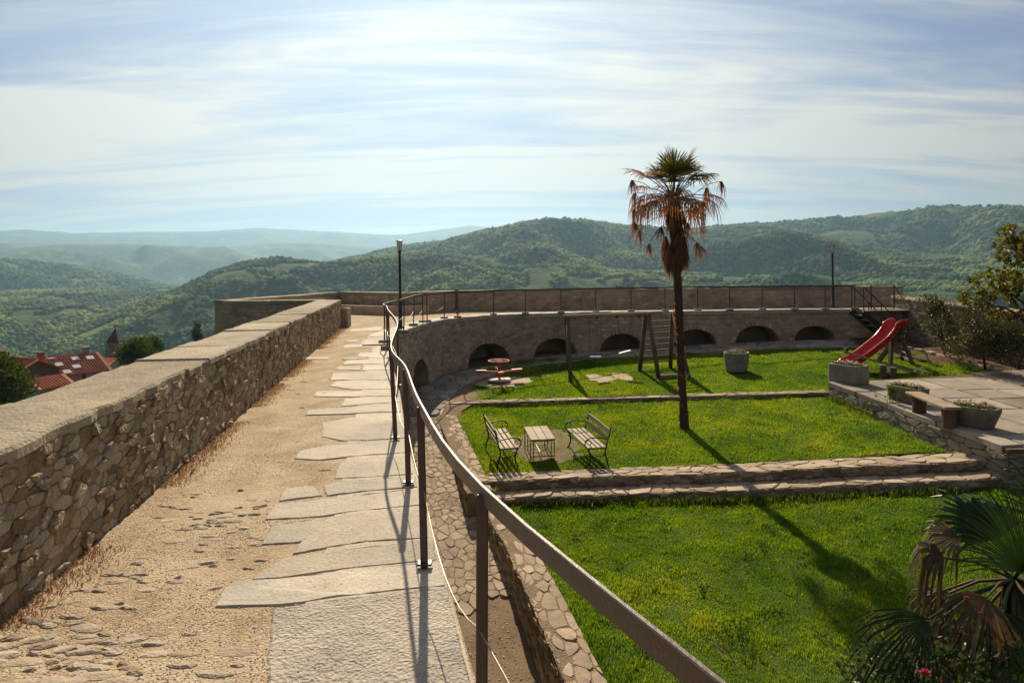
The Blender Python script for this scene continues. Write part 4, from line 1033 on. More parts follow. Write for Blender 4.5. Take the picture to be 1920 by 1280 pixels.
for i, (x, y, lean) in enumerate(PB):
    z0 = ZP - (.25 if i < 3 else .05); tpz = ZP + RH; lean = max(-.06, min(.06, lean)); m = MB()
    w_ = .042 if y < 9 else .034
    m.bar((x, y, z0), (x + lean, y, tpz), w_, w_ * .75, Vector((0, 1, 0))); tops.append(Vector((x + lean, y, tpz)))
    p_ = m.build('post', MAT['iron'], rail)
    if i >= 3:
        m = MB(); m.box((x, y, ZP + .045 if y > 15 else ZP + .035), (.09, .07, .012) if y < 14 else (.26, .18, .10), None, .008); m.build('foot_plate', MAT['iron'] if y < 14 else MAT['concrete'], p_)
def smooth_path(P, n=5):
    out = []
    for i in range(len(P) - 1):
        p0, p1, p2, p3 = P[max(i - 1, 0)], P[i], P[i + 1], P[min(i + 2, len(P) - 1)]
        for k in range(n):
            t = k / n; out.append(.5 * ((2 * p1) + (p2 - p0) * t + (2 * p0 - 5 * p1 + 4 * p2 - p3) * t * t + (3 * p1 - p0 - 3 * p2 + p3) * t ** 3))
    out.append(P[-1]); return out
def strip_bar(mb, P, w_, h_, tint=.5):
    """flat bar standing on edge, swept along P"""
    vs = []
    for i, p in enumerate(P):
        d = (P[min(i + 1, len(P) - 1)] - P[max(i - 1, 0)]); d.z = 0; d.normalize(); s = Vector((d.y, -d.x, 0)) * w_ / 2; b = min(.003, w_ * .3)
        sb = s * (1 - 2 * b / w_)
        vs += [p - s + Vector((0, 0, -h_)), p - s + Vector((0, 0, -b)), p - sb, p + sb, p + s + Vector((0, 0, -b)), p + s + Vector((0, 0, -h_))]
    fs = []; n = len(P)
    for i in range(n - 1):
        for k in range(6): fs.append((i * 6 + k, i * 6 + (k + 1) % 6, (i + 1) * 6 + (k + 1) % 6, (i + 1) * 6 + k))
    fs += [tuple(range(6))[::-1], tuple((n - 1) * 6 + k for k in range(6))]; mb.add(vs, fs, tint)
m = MB(); RP = smooth_path([t + Vector((0, 0, .03)) for t in tops]); strip_bar(m, RP, .016, .06); m.build('handrail', MAT['iron'], rail)
for i in range(1, 14):                      # thin cable threaded through the posts
    a, b = tops[i], tops[i + 1]; fa, fb = Vector(PB[i]), Vector(PB[i + 1]); A = Vector((PB[i][0], PB[i][1], ZP + .47)); B = Vector((PB[i + 1][0], PB[i + 1][1], ZP + .47)); pts = []
    for k in range(9):
        t = k / 8; q = A.lerp(B, t); q.z -= (.06 + .05 * (i % 3)) * 4 * t * (1 - t); pts.append(q)
    m = MB(); m.tube(pts, .0032, 6); m.build('cable', MAT['cable'], rail)

# ------------------------------------------------------------------ street lamps
def street_lamp(base, height, label, q=.72):
    t = thing('street_lamp', label, 'lamp', base, 'street lamps on the rampart walk'); b = Vector(base)
    m = MB(); m.lathe([(.10, 0), (.10, .06), (.062, .09), (.058, .9), (.05, .95), (.042, .97), (.036, height - .36), (.036, height - .34)], b, 12); m.build('pole', MAT['iron_dark'], t, True)
    h = height
    m = MB(); m.lathe([(.03 * q, h - .36), (.075 * q, h - .35), (.08 * q, h - .32), (.06 * q, h - .30)], b, 4); m.build('lantern_base', MAT['iron_dark'], t)
    m = MB(); m.lathe([(.055 * q, h - .30), (.115 * q, h - .03)], b, 4); m.build('lantern_glass', MAT['lamp_glass'], t)
    for k in range(4):
        a = math.pi / 2 * k; m = MB(); m.tube([b + Vector((.062 * q * math.cos(a), .062 * q * math.sin(a), h - .31)), b + Vector((.122 * q * math.cos(a), .122 * q * math.sin(a), h - .02))], .009, 6); m.build('lantern_bar', MAT['iron_dark'], t)
    m = MB(); m.lathe([(.155 * q, h - .03), (.155 * q, h - .01), (.03, h + .012), (.02, h + .02)], b, 4); m.build('lantern_cap', MAT['iron_dark'], t)
street_lamp(atz(751, 617, ZP), 2.66, 'dark lantern lamp post by the bend of the railing')
street_lamp(atz(1562, 579, ZP), 2.55, 'dark lantern lamp post on the far walk close to the iron stair')

# ------------------------------------------------------------------ iron stair down to the playground
st = thing('iron_stair', 'dark iron stair with sloping handrails leading down from the far walk', 'stair', (13.4, 26.6, -3.0))
sx0, sy0, dx, dz = 13.45, 26.2, .20, .20
for k in range(6):
    m = MB(); m.box((sx0 + dx * k, sy0, ZP - .18 - dz * k), (.24, .85, .035), None, .006); m.build('tread', MAT['iron_dark'] if k > 2 else MAT['concrete'], st)
for sy in (-.45, .45):
    m = MB(); m.bar((sx0 - .25, sy0 + sy, ZP - .02), (sx0 + dx * 6, sy0 + sy, ZP - dz * 6 - .05), .03, .2); m.build('stringer', MAT['iron_dark'], st)
    m = MB(); A = Vector((sx0 - .2, sy0 + sy, ZP + .93)); B = Vector((sx0 + dx * 5.6, sy0 + sy, ZP - dz * 5.6 + .75))
    m.tube([A, B], .02, 8); m.build('handrail', MAT['iron_dark'], st)
    for tt in (0.0, .5, 1.0):
        q = A.lerp(B, tt); m = MB(); m.bar((q.x, q.y, q.z - .95 - .1 * tt), q, .03, .03, Vector((0, 1, 0))); m.build('post', MAT['iron_dark'], st)
m = MB(); m.box((14.6, 26.45, ZP - .02), (2.0, .5, .05), None, .01); m.build('landing', MAT['concrete'], st)
for xx in (14.0, 14.9):
    m = MB(); m.bar((xx, 26.65, ZP), (xx, 26.65, ZP + .95), .04, .03, Vector((0, 1, 0))); m.build('post', MAT['iron_dark'], st)
m = MB(); m.tube([(14.0, 26.65, ZP + .95), (14.9, 26.65, ZP + .95), (15.35, 26.65, ZP + .25)], .02, 8); m.build('handrail', MAT['iron_dark'], st)

# ------------------------------------------------------------------ garden benches and table
def bench_side(x):
    """cast iron end frame in the plane x = const; y: 0 front, .5 back"""
    parts = []
    P = lambda y, z: Vector((x, y, z))
    m = MB(); m.tube(smooth_path([P(.47, 0), P(.45, .12), P(.40, .30), P(.42, .43), P(.47, .60), P(.52, .84)], 4), .018, 8); m.tube([P(.52, .83), P(.525, .87)], [.024, .014], 8); parts.append(('back_leg', m))
    m = MB(); m.tube(smooth_path([P(-.02, 0), P(.02, .05), P(.06, .16), P(.05, .30), P(.0, .40)], 4), .018, 8)
    m.tube(smooth_path([P(.03, .30), P(.12, .23), P(.22, .25), P(.32, .22), P(.41, .28)], 4), .011, 6); parts.append(('front_leg', m))
    m = MB(); m.tube([P(-.02, .41), P(.43, .415)], .015, 8); parts.append(('seat_rail', m))
    m = MB(); A = [P(.475, .61), P(.36, .63), P(.20, .655), P(.06, .655), P(-.04, .61), P(-.075, .53), P(-.05, .46), P(.0, .42)]
    m.tube(smooth_path(A, 4), .014, 8)
    S = [P(.02 + (.085 - .0085 * k) * math.cos(2.6 - k * .62), .535 + (.085 - .0085 * k) * math.sin(2.6 - k * .62)) for k in range(9)]; m.tube(smooth_path(S, 3), .010, 6); parts.append(('armrest', m))
    return parts
def make_bench(label):
    t = thing('garden_bench', label, 'bench', (0, 0, 0), 'facing garden benches on the lawn'); L = 1.42
    for x in (-L / 2 + .04, L / 2 - .04):
        for nm, m in bench_side(x): m.build(nm, MAT['iron_dark'], t, True)
    for k in range(4):
        m = MB(); m.box((0, .02 + .115 * k, .437 + .004 * (k == 0)), (L, .085, .03), None, .006, random.random()); m.build('seat_slat', MAT['bench_wood_x'], t)
    for z, y in ((.60, .455), (.78, .490)):
        R = Matrix.Rotation(math.radians(-12), 3, 'X'); m = MB(); m.box((0, y, z), (L, .026, .10), R, .006, random.random()); m.build('back_slat', MAT['bench_wood_x'], t)
    return t
MAT['bench_wood_x'] = wood_mat('bench_wood_x', (.27, .215, .165), (.50, .43, .35), 1.0, .7, 'X')
MAT['table_wood'] = wood_mat('table_wood2', (.27, .195, .125), (.45, .36, .26), 1.0, .7, 'Y')
def lay(o, p, rz, dz=0.0): return place(o, Vector((p.x, p.y, p.z + dz)), rz)
bR = make_bench('slatted garden bench with scrolled iron arms beside the table, facing the ramp')
a, b = hit(1100, 874, zl), hit(1067, 841, zl); d = (b - a); ang = math.atan2(d.y, d.x)
mid = (a + b) / 2; lay(bR, mid, ang + math.pi, .0)
bL = copy_tree(bR); bL['label'] = 'slatted garden bench seen from behind, nearest the ramp wall, facing the table'
a, b = hit(972, 876, zl), hit(945, 836, zl); d = (b - a); lay(bL, (a + b) / 2, math.atan2(d.y, d.x), .0)
for o in (bR, bL): o.rotation_euler[0] = 0
# the far feet stand higher on the sloping lawn
for o, sgn in ((bR, -1), (bL, 1)): o.rotation_euler = (0, -sgn * .075, o.rotation_euler[2])
tb = thing('garden_table', 'low wooden plank table on thin iron legs between the two benches', 'table', (0, 0, 0))
for k in range(3):
    m = MB(); m.box((-.19 + .19 * k, 0, .51), (.182, 1.0, .035), None, .006, random.random()); m.build('plank', MAT['table_wood'], tb)
for x in (-.24, .24):
    for y in (-.40, .40):
        for e in (-.035, .035):
            m = MB(); m.bar((x + e, y, -.05), (x + e, y, .49), .018, .018, Vector((0, 1, 0))); m.build('leg', MAT['iron_dark'], tb)
for y in (-.40, .40):
    m = MB(); m.bar((-.26, y, .10), (.26, y, .10), .018, .018); m.build('crossbar', MAT['iron_dark'], tb)
m = MB(); m.bar((0, -.40, .10), (0, .40, .10), .018, .018); m.build('stretcher', MAT['cable'], tb)
m = MB(); m.box((0, 0, .475), (.5, .9, .03), None, .004); m.build('top_frame', MAT['iron_dark'], tb)
q = hit(1011, 852, zl); lay(tb, q, math.radians(10)); tb.rotation_euler = (.07, 0, math.radians(8))

# ------------------------------------------------------------------ playground
def roundabout(p):
    t = thing('roundabout', 'small red merry-go-round with hand wheel on a pale disc', 'merry-go-round', p)
    m = MB(); m.lathe([(.34, .03), (.39, .05), (.40, .10), (.37, .12), (.07, .13)], p, 28); m.build('base_disc', MAT['pale_disc'], t)
    m = MB(); m.lathe([(.06, .16), (.055, .2), (.045, .25), (.045, .66), (.05, .70)], p, 12); m.build('post', MAT['red_paint'], t, True)
    ang0 = math.radians(8)
    for k in range(4):
        a = ang0 + k * math.pi / 2; d = Vector((math.cos(a), math.sin(a), 0)); m = MB(); m.bar(p + d * .04 + Vector((0, 0, .34)), p + d * .74 + Vector((0, 0, .37)), .05, .05); am = m.build('arm', MAT['red_paint'], t)
        m = MB(); m.bar(p + d * .42 + Vector((0, 0, .395)), p + d * .78 + Vector((0, 0, .41)), .20, .035); m.build('seat', MAT['seat_paint'], am)
    R = .35; m = MB(); m.tube([p + Vector((R * math.cos(2 * math.pi * k / 32), R * math.sin(2 * math.pi * k / 32), .71)) for k in range(33)], .024, 8, False); wh = m.build('hand_wheel', MAT['seat_paint'], t, True)
    for k in range(3):
        a = k * math.pi / 3; d = Vector((math.cos(a), math.sin(a), 0)) * R; m = MB(); m.tube([p - d + Vector((0, 0, .71)), p + d + Vector((0, 0, .71))], .013, 6); m.build('spoke', MAT['red_paint'], wh)
roundabout(hit(936, 716, zl))

sw = thing('swing_set', 'weathered timber swing frame joined to a climbing ladder, left of the palm', 'swing', hit(1150, 705, zl))
def pole(a, b, r, name, parent, mat='old_wood', r2=None):
    m = MB(); a, b = Vector(a), Vector(b); m.tube([a, a.lerp(b, .5) + Vector((random.uniform(-.01, .01), 0, 0)), b], [r, (r + (r2 or r)) / 2, r2 or r], 10); return m.build(name, MAT[mat], parent, True)
g1, g2 = hit(1070, 716, zl), hit(1067, 694, zl); T1 = at(1063, 594, (g1.y + g2.y) / 2)
pole(g1 - Vector((0, 0, .1)), T1 + Vector((.03, -.05, 0)), .07, 'leg', sw); pole(g2 - Vector((0, 0, .1)), T1 + Vector((-.03, .05, .02)), .065, 'leg', sw)
f1, r1 = hit(1236, 709, zl), hit(1199, 694, zl); T2 = at(1213, 590, 22.95); f2, r2_ = hit(1292, 706, zl), hit(1257, 690, zl); T3 = at(1261, 587, 23.2)
pole(f1 - Vector((0, 0, .1)), T2 + Vector((.03, -.05, .02)), .075, 'leg', sw); pole(r1 - Vector((0, 0, .1)), T2 + Vector((-.02, .06, .04)), .075, 'leg', sw)
pole(f2 - Vector((0, 0, .1)), T3 + Vector((.03, -.05, .02)), .07, 'leg', sw); pole(r2_ - Vector((0, 0, .1)), T3 + Vector((.0, .06, .04)), .07, 'leg', sw)
pole(T1 + Vector((-.12, 0, 0)), T2 + Vector((.15, 0, .02)), .075, 'beam', sw, 'old_wood_y')
A_, B_ = T2, r1; C_, D_ = T3, r2_
for k in range(8):
    t = .13 + .105 * k; m = MB(); m.tube([T2.lerp(r1, t) + Vector((0, .03, 0)), T3.lerp(r2_, t) + Vector((0, .03, 0))], .03, 8); m.build('rung', MAT['old_wood_y'], sw)
m = MB(); m.bar(f1 + Vector((.02, 0, .06)), f2 + Vector((0, 0, .06)), .09, .10); m.build('bottom_rail', MAT['old_wood_y'], sw)
for t in (.10, .38, .62, .9):
    q = T1.lerp(T2, t); m = MB(); m.tube([q + Vector((-.04, 0, -.02)), q + Vector((.04, 0, -.02))], .067, 10); m.build('collar', MAT['iron_dark'], sw)
def swing(px0, px1, py0, py1, mat, label):
    q0, q1 = at(px0, py0, 23.0), at(px1, py1, 23.0); t = thing('hanging_swing', label, 'swing', (q0 + q1) / 2, 'seats hanging from the swing beam')
    m = MB(); m.bar(q0, q1, .17, .045, Vector((0, 0, 1)), .012); m.build('seat', MAT[mat], t)
    for q in (q0, q1):
        s = (q.x - T1.x) / (T2.x - T1.x); tp = T1.lerp(T2, s); i = q.lerp((q0 + q1) / 2, .08)
        m = MB(); m.tube([i, Vector((tp.x, tp.y, tp.z - .06))], .007, 6); m.build('chain', MAT['iron'], t)
swing(1106, 1128, 669, 669, 'blue_plastic', 'pale blue plastic swing seat hanging level from chains')
swing(1160, 1183, 663, 657, 'white_plastic', 'white plastic swing seat hanging tilted near the ladder')

sl = thing('slide', 'small red plastic slide on dark timber legs with a ladder', 'slide', hit(1680, 690, zl))
def slide():
    top = at(1683, 612, 22.6); low = at(1588, 684, 21.9); top = Vector((top.x, top.y, top.z)); ax = (low - top); hz = Vector((ax.x, ax.y, 0)); L = hz.length; hz.normalize(); sd = Vector((-hz.y, hz.x, 0)); drop = top.z - low.z
    prof = [(-.10, .0), (.0, .02), (.10, -.01), (.22, -.10), (.36, -.26), (.55, -.43), (.9, -.66), (1.3, -.90)]
    k = L / 1.72; zz = drop / 1.06; C = [top + hz * (a * k) + Vector((0, 0, b * zz)) for a, b in prof] + [low + Vector((0, 0, .03)) - hz * .12, low + hz * .02, low + hz * .16]
    C = smooth_path(C, 4)
    n = len(C); W, Hs = .23, .17; vs = []; fs = []
    for i, c in enumerate(C):
        f = i / (n - 1); h = Hs * (1.35 if f < .30 else 1.0) * (1 - .55 * max(0, (f - .88) / .12)); d = (C[min(i + 1, n - 1)] - C[max(i - 1, 0)]).normalized(); up = sd.cross(d)
        up = up if up.z > 0 else -up
        for (a, b) in ((-W - .05, h - .02), (-W - .03, h + .01), (-W, h), (-W + .03, .03), (-W + .07, 0), (W - .07, 0), (W - .03, .03), (W, h), (W + .03, h + .01), (W + .05, h - .02), (W + .02, -.025), (-W - .02, -.025)):
            vs.append(c + sd * a + up * b)
    for i in range(n - 1):
        for j in range(12): fs.append((i * 12 + j, i * 12 + (j + 1) % 12, (i + 1) * 12 + (j + 1) % 12, (i + 1) * 12 + j))
    fs += [tuple(range(12))[::-1], tuple((n - 1) * 12 + j for j in range(12))]
    m = MB(); m.add(vs, fs); m.build('chute', MAT['red_plastic'], sl, True)
    tb_ = top - hz * .10
    for s in (-1, 1):
        e = sd * s * .30; foot = hit(1643 if s > 0 else 1669, 677 if s > 0 else 685, zl)
        m = MB(); m.bar(foot - Vector((0, 0, .1)), tb_ + e + Vector((0, 0, .12)), .11, .11, hz); m.build('leg', MAT['old_wood'], sl)
        lf = hit(1690 if s > 0 else 1715, 674 if s > 0 else 685, zl)
        m = MB(); m.bar(lf - Vector((0, 0, .1)), tb_ + e * .9 - hz * .08 + Vector((0, 0, .05)), .08, .10, hz); m.build('ladder_rail', MAT['old_wood'], sl)
    la, lb = hit(1690, 674, zl), hit(1715, 685, zl); ta, tb2 = tb_ + sd * .27, tb_ - sd * .27
    for k in range(6):
        t = .12 + .15 * k; m = MB(); m.bar(la.lerp(ta, t), lb.lerp(tb2, t), .07, .03); m.build('ladder_rung', MAT['bench_wood_x'], sl)
slide()
ss_ = thing('seesaw', 'timber seesaw with one white hoop handle tilted in front of the slide', 'seesaw', hit(1665, 707, zl))
e0, e1 = at(1585, 660, 21.6), at(1735, 704, 21.3)
m = MB(); m.bar(e0, e1, .17, .07); m.build('plank', MAT['old_wood_y'], ss_)
m = MB(); m.bar(e0 + Vector((.02, 0, -.05)), e0 + Vector((.02, 0, .14)), .08, .16, Vector((0, 1, 0))); m.build('end_block', MAT['old_wood'], ss_)
for px, py in ((1656, 707), (1675, 708)):
    q = hit(px, py, zl); m = MB(); m.tube([q - Vector((0, 0, .15)), q + Vector((0, 0, .38 if px < 1660 else .32))], .10, 10); m.build('pivot_post', MAT['old_wood'], ss_)
c_ = at(1724, 696, 21.3); R_ = .17
m = MB(); m.tube([c_ + Vector((R_ * math.cos(2 * math.pi * k / 24), -.04 * math.sin(2 * math.pi * k / 24), R_ * .62 * math.sin(2 * math.pi * k / 24) + R_ * .25 * math.cos(2 * math.pi * k / 24))) for k in range(25)], .022, 8, False); m.build('hoop_handle', MAT['white_plastic'], ss_, True)

# ------------------------------------------------------------------ planters
def flowers(parent, c, rx, ry, rz_, n, rg, seed, white=.5):
    r = random.Random(seed); g = MB(); ca, sa = math.cos(rz_), math.sin(rz_)
    for _ in range(n):
        while True:
            u, v = r.uniform(-1, 1), r.uniform(-1, 1)
            if abs(u) ** 4 + abs(v) ** 4 < 1: break
        x, y = u * rx, v * ry; p = Vector((c.x + x * ca - y * sa, c.y + x * sa + y * ca, c.z + r.uniform(.0, rg) * (1.2 - .5 * (u * u + v * v))))
        a = r.uniform(0, 6.28); l = r.uniform(.03, .07); d = Vector((math.cos(a), math.sin(a), r.uniform(-.2, .9))) * l; s = Vector((-math.sin(a), math.cos(a), 0)) * l * .4
        g.add([p - s, p + d * .6 - s * .9, p + d, p + d * .6 + s * .9], [(0, 1, 2, 3)], r.random())
    tag(g.build('leaves', MAT['weed'], parent), kind='stuff')
    k = n // 5
    f = MB()
    for i in range(k):
        u, v = r.uniform(-.95, .95), r.uniform(-.95, .95); x, y = u * rx, v * ry; p = Vector((c.x + x * ca - y * sa, c.y + x * sa + y * ca, c.z + rg * r.uniform(.75, 1.35)))
        tt = r.random() * .45 if r.random() > white else r.uniform(.6, 1); s = r.uniform(.016, .034); nr = Vector((r.uniform(-.6, .6), r.uniform(-.6, .6), 1)).normalized(); x_ = nr.orthogonal().normalized(); y_ = nr.cross(x_)
        vs = [p]
        for j in range(10): a = j * math.pi / 5; rr = s * (1.0 if j % 2 else .55); vs.append(p + (x_ * math.cos(a) + y_ * math.sin(a)) * rr + nr * s * .25)
        f.add(vs, [(0, j + 1, (j + 1) % 10 + 1) for j in range(10)], tt)
    tag(f.build('blossoms', MAT['petal'], parent), kind='stuff')
def rim_box(mb, L, W, H, t, r0=.0, taper=.9, e=6):
    """hollow trough: superellipse plan, tapering down"""
    n = 64; prof = [(taper, 0), (taper + .02, .03), (1, H * .8), (1.0, H - .015), (.985, H)]; vs = []; fs = []
    def ring(k, z, ins):
        out = []
        for i in range(n):
            a = 2 * math.pi * (i + .5) / n; c, s = math.cos(a), math.sin(a); q = (abs(c) ** e + abs(s) ** e) ** (-1 / e); out.append(Vector(((L / 2 * k - ins) * c * q, (W / 2 * k - ins) * s * q, z)))
        return out
    R = [ring(k, z, 0) for k, z in prof] + [ring(.985, H, t), ring(.97, H - .06, t)]
    for q in R: vs += q
    for i in range(len(R) - 1):
        for k in range(n): fs.append((i * n + k, i * n + (k + 1) % n, (i + 1) * n + (k + 1) % n, (i + 1) * n + k))
    fs += [tuple(range(n))[::-1]]; mb.add(vs, fs); return (L / 2 - t, W / 2 - t)
def planter(name, label, p, L, W, H, rz, taper, e, mat, seed, white, dens=1.0):
    t = thing(name, label, 'planter', (0, 0, 0), 'flower planters in the garden'); m = MB(); ix, iy = rim_box(m, L, W, H, .06, 0, taper, e)
    m.build('trough', MAT[mat], t, False, world=(0, 0, 0))
    n = 24; m = MB(); m.add([(ix * math.cos(2 * math.pi * k / n) * 1.1, iy * math.sin(2 * math.pi * k / n) * 1.1, H - .05) for k in range(n)], [tuple(range(n))]); m.build('soil', MAT['mulch'], t, False)
    flowers(t, Vector((0, 0, H - .04)), ix * .95, iy * .95, 0, int(420 * dens), .10, seed, white); place(t, p, rz); return t
def tz_hit(a, b): return hit(a, b, zt_)
planter('round_planter', 'round stone planter with pink flowers standing alone on the playground lawn', hit(1381, 695, zl), .82, .82, .62, 0, .82, 2.0, 'concrete', 1, .1, .7)
planter('box_planter', 'square cut stone flower box with pale flowers on the terrace corner', tz_hit(1591, 716), .92, .56, .50, math.radians(-62), .98, 40, 'concrete', 2, .7)
planter('stone_trough', 'stone trough with ivy and flowers behind the log bench', tz_hit(1702, 752), .95, .50, .37, math.radians(-72), .88, 5, 'dark_stone', 3, .55)
planter('stone_trough', 'rounded dark stone trough at the near terrace corner', tz_hit(1828, 798), .92, .58, .42, math.radians(-50), .72, 4, 'dark_stone', 4, .45)
lb = thing('log_bench', 'plank bench on two log stumps between the stone troughs', 'bench', tz_hit(1750, 785))
s1, s2 = tz_hit(1726, 774), tz_hit(1783, 800)
for s, hgt in ((s1, .37), (s2, .38)):
    m = MB(); m.tube([s + Vector((0, .05, -.02)), s + Vector((0, .05, hgt * .5)), s + Vector((0, .05, hgt))], [.15, .145, .15], 14); m.build('log_stump', MAT['log_wood'], lb)
d = (s2 - s1).normalized(); m = MB(); a_ = s1 - d * .28 + Vector((0, .05, .40)); b_ = s2 + d * .16 + Vector((0, .05, .41)); m.bar(a_, b_, .36, .06, Vector((0, 0, 1)), .012); m.build('seat_plank', MAT['old_wood_y'], lb)

# ------------------------------------------------------------------ town below the wall
def house(name, label, c, w_, l_, hw, hr, rz, wallm, roofm, chim=(), sky=(), wins=()):
    c = Vector(c); t = thing(name, label, 'house', c, 'houses of the town below the wall'); ca, sa = math.cos(rz), math.sin(rz)
    T = lambda x, y, z: c + Vector((x * ca - y * sa, x * sa + y * ca, z)); R = Matrix.Rotation(rz, 3, 'Z')
    m = MB(); m.add([T(-w_ / 2, -l_ / 2, -12), T(w_ / 2, -l_ / 2, -12), T(w_ / 2, l_ / 2, -12), T(-w_ / 2, l_ / 2, -12), T(-w_ / 2, -l_ / 2, hw), T(w_ / 2, -l_ / 2, hw), T(w_ / 2, l_ / 2, hw), T(-w_ / 2, l_ / 2, hw), T(0, -l_ / 2, hw + hr), T(0, l_ / 2, hw + hr)],
                    [(0, 1, 5, 8, 4), (1, 2, 6, 5), (2, 3, 7, 9, 6), (3, 0, 4, 7)]); m.build('wall', MAT[wallm], t)
    o = .5; k = o * hr / (w_ / 2); m = MB(); th = .22
    up = [T(-w_ / 2 - o, -l_ / 2 - o, hw - k), T(0, -l_ / 2 - o, hw + hr), T(w_ / 2 + o, -l_ / 2 - o, hw - k), T(w_ / 2 + o, l_ / 2 + o, hw - k), T(0, l_ / 2 + o, hw + hr), T(-w_ / 2 - o, l_ / 2 + o, hw - k)]
    lo = up; hi = [p + Vector((0, 0, th)) for p in up]
    m.add(lo + hi, [(6, 7, 10, 11), (7, 8, 9, 10), (1, 0, 5, 4), (2, 1, 4, 3), (0, 1, 7, 6), (1, 2, 8, 7), (3, 4, 10, 9), (4, 5, 11, 10), (5, 0, 6, 11), (2, 3, 9, 8)]); rf = m.build('roof', MAT[roofm], t)
    nrow = int(l_ / .9)                      # raised tile ribs down both slopes
    m = MB()
    for i in range(nrow * 2):
        y = -l_ / 2 + l_ * (i + .5) / (nrow * 2)
        for s in (-1, 1): m.tube([T(0, y, hw + hr + th + .02), T(s * (w_ / 2 + o), y, hw - k + th + .02)], .10, 5, False, random.random())
    tag(m.build('tile_ribs', MAT[roofm], rf), kind='stuff')
    for (x, y, s, h) in chim:
        zz = hw + hr * (1 - abs(x) / (w_ / 2)); m = MB(); m.box(T(x, y, zz + h / 2 - .3), (s, s, h + .6), R, .03); m.box(T(x, y, zz + h + .1), (s * 1.35, s * 1.35, .16), R, .03); m.build('chimney', MAT['roof_tile' if s < .9 else 'plaster'], rf)
    sl_ = math.atan2(hr, w_ / 2)
    for (x, y) in sky:
        zz = hw + hr * (1 - abs(x) / (w_ / 2)) + th; m = MB(); m.box(T(x, y, zz + .06), (1.0, 1.3, .12), R @ Matrix.Rotation(sl_ * (1 if x > 0 else -1), 3, 'Y'), .03); m.build('skylight', MAT['skylight'], rf)
    for (face, u, z) in wins:
        m = MB(); p = T(u, -l_ / 2 - .02, z) if face == 'f' else T(w_ / 2 + .02, u, z); m.box(p, (.9, .08, 1.3) if face == 'f' else (.08, .9, 1.3), R, .02); wd = m.build('window', MAT['plaster'], t)
        m = MB(); p = T(u, -l_ / 2 - .07, z) if face == 'f' else T(w_ / 2 + .07, u, z); m.box(p, (.66, .03, 1.06) if face == 'f' else (.03, .66, 1.06), R, .01); m.build('pane', MAT['dark_glass'], wd)
    return t
def town(px, py, d): return at(px, py, d)
house('house', 'large house with red tiled roof, skylights and pale gable end', town(122, 716, 122), 9.0, 10.5, 1.9, 2.7, math.radians(-32), 'plaster', 'roof_tile', [(2.6, -3.4, .9, 1.6), (-.6, 3.8, .9, 1.5), (-4, .5, .7, 1.4)], [(2.2, -2.0), (3.6, -3.9), (1.2, 1.2), (3.2, .4), (1.4, 3.6), (4.2, -1.6), (-1.8, -4.0)], [('f', -2, .6), ('f', 1.5, .6), ('r', -3, 1.0), ('r', 1, 1.0), ('r', 3.6, 1.0)])
house('house', 'lower house with orange tiled roof and dark red wall', town(40, 716, 110), 6.5, 9.5, 2.0, 1.7, math.radians(62), 'plaster_dark', 'roof_tile_orange', [(1.2, -3.4, .7, 1.6), (-2.2, 2.6, .7, 1.5), (-1.0, 4.0, .7, 1.6)], [], [('r', -2, .5), ('r', 2, .5), ('f', 0, .7)])
house('house', 'small annexe roof of orange tiles just above the parapet coping', town(86, 735, 100), 4.2, 4.6, 1.0, 1.1, math.radians(-20), 'plaster', 'roof_tile_orange')
house('house', 'orange roofed house between the big red roof and the church tower', town(196, 690, 140), 7, 6, .6, 1.3, math.radians(80), 'plaster', 'roof_tile_orange')
def church(px, py, d):
    c = at(px, py, d) - Vector((0, 0, 2.75)); t = thing('church_tower', 'square stone bell tower with a dark pyramid spire', 'tower', c); s = 1.4
    m = MB(); m.box(c + Vector((0, 0, -9)), (2 * s, 2 * s, 18.6), None, .05); m.build('shaft', MAT['tower_stone'], t)
    for z in (.35,): m = MB(); m.box(c + Vector((0, 0, z + .05)), (2 * s + .5, 2 * s + .5, .35), None, .05); m.build('cornice', MAT['tower_stone'], t)
    for x in (-s + .35, s - .35):
        for y in (-s + .35, s - .35): m = MB(); m.box(c + Vector((x, y, -1.2 + 2.6)), (.8, .8, 2.0), None, .04); m.build('corner_pier', MAT['tower_stone'], t)
    m = MB(); m.box(c + Vector((0, 0, 2.55)), (2 * s + .4, 2 * s + .4, .4), None, .05); m.build('belfry_lintel', MAT['tower_stone'], t)
    m = MB(); m.lathe([(s * 1.38, 2.75), (s * 1.30, 3.1), (.04, 5.9)], c, 4); o = m.build('spire', MAT['spire'], t); o.rotation_euler = (0, 0, math.radians(45))
    m = MB(); m.bar(c + Vector((0, 0, 5.8)), c + Vector((0, 0, 6.6)), .08, .12, Vector((0, 1, 0))); m.bar(c + Vector((-.22, 0, 6.35)), c + Vector((.22, 0, 6.35)), .08, .12); m.build('cross', MAT['iron_dark'], t)
    for z in (-1.1,):
        m = MB(); m.box(c + Vector((0, -s - .01, z)), (.8, .1, 1.5), None, .03); m.build('window', MAT['dark_glass'], t)
        m = MB(); m.box(c + Vector((s + .01, 0, z)), (.1, .8, 1.5), None, .03); m.build('window', MAT['dark_glass'], t)
church(217, 642, 150)

